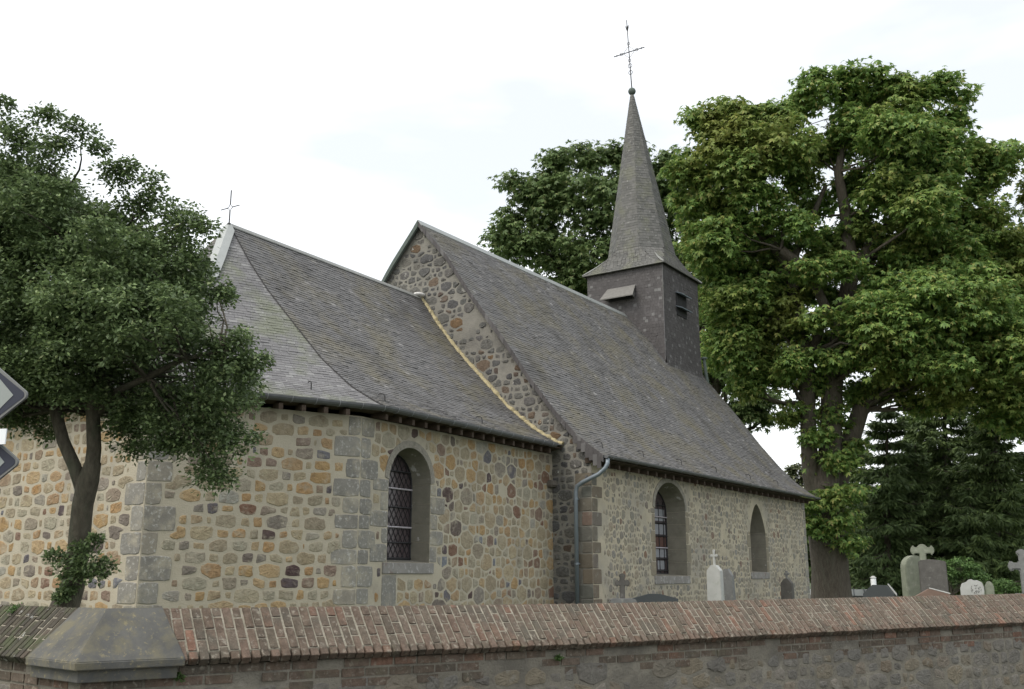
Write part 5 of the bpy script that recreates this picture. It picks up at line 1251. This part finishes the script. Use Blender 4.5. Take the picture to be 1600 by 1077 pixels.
# 7 dark granite with chamfered head
D = 25; P, s, f = frame(1371, D, -8); root = thing('gravestone', P, 'dark granite headstone with cut corners and a pale slanting edge', 'gravestone', GR)
hw = 23 * D / CF; zt_ = zpx(914, D) - GZ
o7 = [(-hw, 0), (hw, 0), (hw, zt_ - .22), (hw * .55, zt_ - .01), (-hw * .35, zt_), (-hw * .75, zt_ - .12), (-hw, zt_ - .22)]
m_ = MB(); slab(m_, P, s, f, o7, .16); m_.build('headstone', G_DARK, root, bevel=.006)
m_ = MB(); slab(m_, P - f * .09, s, f, [(hw * .58, zt_ + .01), (hw * .62, zt_ + .03), (hw + .04, zt_ - .21), (hw + .04, zt_ - .27)], .10); m_.build('edge_trim', G_WHITE, root)
m_ = MB(); m_.box(P + ZZ * .12, s * (hw + .1), f * .2, ZZ * .12); m_.build('plinth', G_DARK, root, bevel=.01)
D = 25.6; P, s, f = frame(1364, D, 0); root = thing('grave_lantern', P, 'small white post standing behind the dark cut corner headstone', 'grave lantern', GR)
zt_ = zpx(902, D) - GZ; m_ = MB(); m_.tube([P, P + ZZ * (zt_ - .06), P + ZZ * zt_], [.07, .07, .05], 12); m_.build('post', S_PLATE, root)
m_ = MB(); m_.tube([P + ZZ * (zt_ - .02), P + ZZ * (zt_ + .03)], [.085, .03], 12); m_.build('cap', G_WHITE, root)
# 8 rounded pale stone
D = 23; P, s, f = frame(1429, D, 38); root = thing('gravestone', P, 'pale greenish round headed stone left of the cross topped headstone', 'gravestone', GR)
zt_ = zpx(868, D) - GZ; hw = .30
ol = [(-hw, 0), (hw, 0)] + [(hw * math.cos(t), zt_ - hw * .9 + hw * .9 * math.sin(t)) for t in [math.pi * k / 14 for k in range(15)]]
m_ = MB(); slab(m_, P, s, f, ol, .2); m_.build('headstone', G_GREEN, root, bevel=.015)
m_ = MB(); m_.box(P + ZZ * .12, s * .38, f * .18, ZZ * .12); m_.build('plinth', G_GREEN, root, bevel=.01)
# 9 square headstone with cross
D = 22.4; P, s, f = frame(1458, D, 4); root = thing('gravestone', P, 'grey square headstone carrying a stone cross on its top', 'gravestone', GR)
zt_ = zpx(876, D) - GZ; hw = 20 * D / CF
m_ = MB(); slab(m_, P, s, f, [(-hw, 0), (hw * 1.02, 0), (hw, zt_ - .02), (hw * .5, zt_ + .01), (-hw * .3, zt_ + .03), (-hw * .98, zt_ - .01)], .22); m_.build('headstone', G_DK2, root, bevel=.015)
ct_ = zpx(850, D) - GZ
m_ = MB(); slab(m_, P + ZZ * (zt_ - .0) - s * .18, s, f, budded_cross(ct_ - zt_, .50, .14, .1), .12); m_.build('cross', G_GREEN, root, bevel=.02)
# terracotta slab in front
D = 20.5; P, s, f = frame(1452, D, 6); root = thing('grave_slab', P, 'terracotta brown gabled grave slab in front of the cross topped headstone', 'grave slab', GR)
hw = 27 * D / CF; zl = zpx(930, D) - GZ; zh = zpx(920, D) - GZ
m_ = MB(); slab(m_, P, s, f, [(-hw, 0), (hw, 0), (hw, zl + .02), (-hw * .1, zh), (-hw, zl - .05)], .25); m_.build('slab', G_TERRA, root, bevel=.01)
m_ = MB(); m_.tube([P + s * -hw * .1 + ZZ * (zh + .012) + f * .1, P + s * hw + ZZ * (zl + .032) + f * .1], .016, 5); m_.build('edge_trim', G_WHITE, root)
# 10 white carved stone
D = 21; P, s, f = frame(1517, D, 0); root = thing('gravestone', P, 'white scallop headed marble stone with dark carved relief', 'gravestone', GR)
zt_ = zpx(905, D) - GZ; hw = 17 * D / CF
ol = [(-hw, 0), (hw, 0), (hw, zt_ - .17), (hw * .86, zt_ - .07), (hw * .5, zt_ - .02), (hw * .2, zt_ - .03), (0, zt_), (-hw * .25, zt_ - .01), (-hw * .45, zt_ - .06), (-hw * .85, zt_ - .09), (-hw, zt_ - .19)]
m_ = MB(); slab(m_, P, s, f, ol, .12); m_.build('headstone', G_WHITE, root, bevel=.01)
m_ = MB(); rr_ = random.Random(6)
for i in range(26):
    x = rr_.uniform(-.02, .17); z_ = zt_ - rr_.uniform(.12, .30); a = rr_.uniform(0, 3.1); L_ = rr_.uniform(.012, .03)
    m_.tube([P + s * x + ZZ * z_ + f * .064, P + s * (x + math.cos(a) * L_) + ZZ * (z_ + math.sin(a) * L_) + f * .066], .006, 4)
m_.build('carved_relief', G_DK2, root)
D = 21.2; P, s, f = frame(1544, D, 10); root = thing('gravestone', P, 'narrow pale rounded stone right of the white carved marble', 'gravestone', GR)
zt_ = zpx(908, D) - GZ; m_ = MB(); slab(m_, P, s, f, [(-.085, 0), (.085, 0), (.085, zt_ - .12), (.05, zt_ - .03), (0, zt_), (-.05, zt_ - .03), (-.085, zt_ - .12)], .10); m_.build('headstone', G_GREEN, root, bevel=.012)
m_ = MB(); m_.box(P + ZZ * .1, s * .14, f * .1, ZZ * .1); m_.build('plinth', G_GREEN, root, bevel=.01)
# 11 stone cross right edge
D = 19; P, s, f = frame(1600, D, 0); root = thing('grave_cross', P, 'pale grey stone cross with round arm ends at the right edge', 'grave cross', GR)
zt_ = zpx(857, D) - GZ; ph = .75
m_ = MB(); slab(m_, P, s, f, [(-.25, 0), (.25, 0), (.2, ph), (-.2, ph)], .3); m_.build('pedestal', G_GREY, root, bevel=.02)
m_ = MB(); slab(m_, P + ZZ * (ph - .01), s, f, budded_cross(zt_ - ph, .52, .13, .2), .12); m_.build('cross', G_GREY, root, bevel=.02)

# ================================================================== SIGNPOST
D = 5.6; P = at(-125, 900, D); P.z = 0
right = RT * math.cos(R_(-12)) + F0 * math.sin(R_(-12)); fr_ = Vector((right.y, -right.x, 0)); 
if fr_.dot(-F0) < 0: fr_ = -fr_
root = thing('chevron_sign', P, 'two dark blue arrow boards with pale arrowheads on one post at the left edge', 'road sign')
m_ = MB(); m_.tube([P, P + ZZ * 3.0], .03, 12); m_.build('post', STEEL, root, smooth=True)
def arrow(px_tip, py_mid, hh):
    tipp = at(px_tip, py_mid, D - .06); k = (D - .06) / CF
    def O(x, z, d): return tipp + right * x + ZZ * z + fr_ * d
    def shape(ins, rr):
        t0 = -ins * 1.28; pts_ = []
        # rounded tip between two edges of slope .8
        H_ = hh * k
        L_ = H_ / .78
        for q in range(7):
            a = -.9 + 1.8 * q / 6; pts_.append((t0 - rr * .28 - rr * (1 - math.cos(a)), rr * math.sin(a)))
        pts_ += [(t0 - L_ + ins * .2, H_ - ins), (t0 - L_ - .35, H_ - ins)]
        pts_ += [(t0 - L_ - .35, -H_ + ins), (t0 - L_ + ins * .2, -H_ + ins)]
        return pts_
    b = MB(); b.prism([O(x, z, -.012) for x, z in shape(0, .03)], fr_ * .016); pl = b.build('sign_board', S_GREY, root)
    b = MB(); b.prism([O(x, z, .004) for x, z in shape(.012, .024)], fr_ * .002); sub(b, 'blue_field', S_BLUE, pl)
    L2 = hh * k
    b = MB(); b.prism([O(x, z, .006) for x, z in [(-.105, 0), (-.105 - .175, .145), (-.42, .145), (-.245, 0), (-.42, -.145), (-.105 - .175, -.145)][::1]] , fr_ * .002) if 0 else b.prism([O(x, z, .0065) for x, z in [(-.088, 0), (-.088 - .15, .145), (-.088 - .34, .145), (-.088 - .34, -.145), (-.088 - .15, -.145)]], fr_ * .002)
    sub(b, 'arrowhead', S_WHITE, pl)
arrow(44, 617, 52); arrow(30, 722, 52)
b = MB(); c = at(-18, 683, D - .05); kk = D / CF; b.box(c, right * (31 * kk), fr_ * .004, ZZ * (12 * kk)); b.build('name_plate', S_PLATE, root)
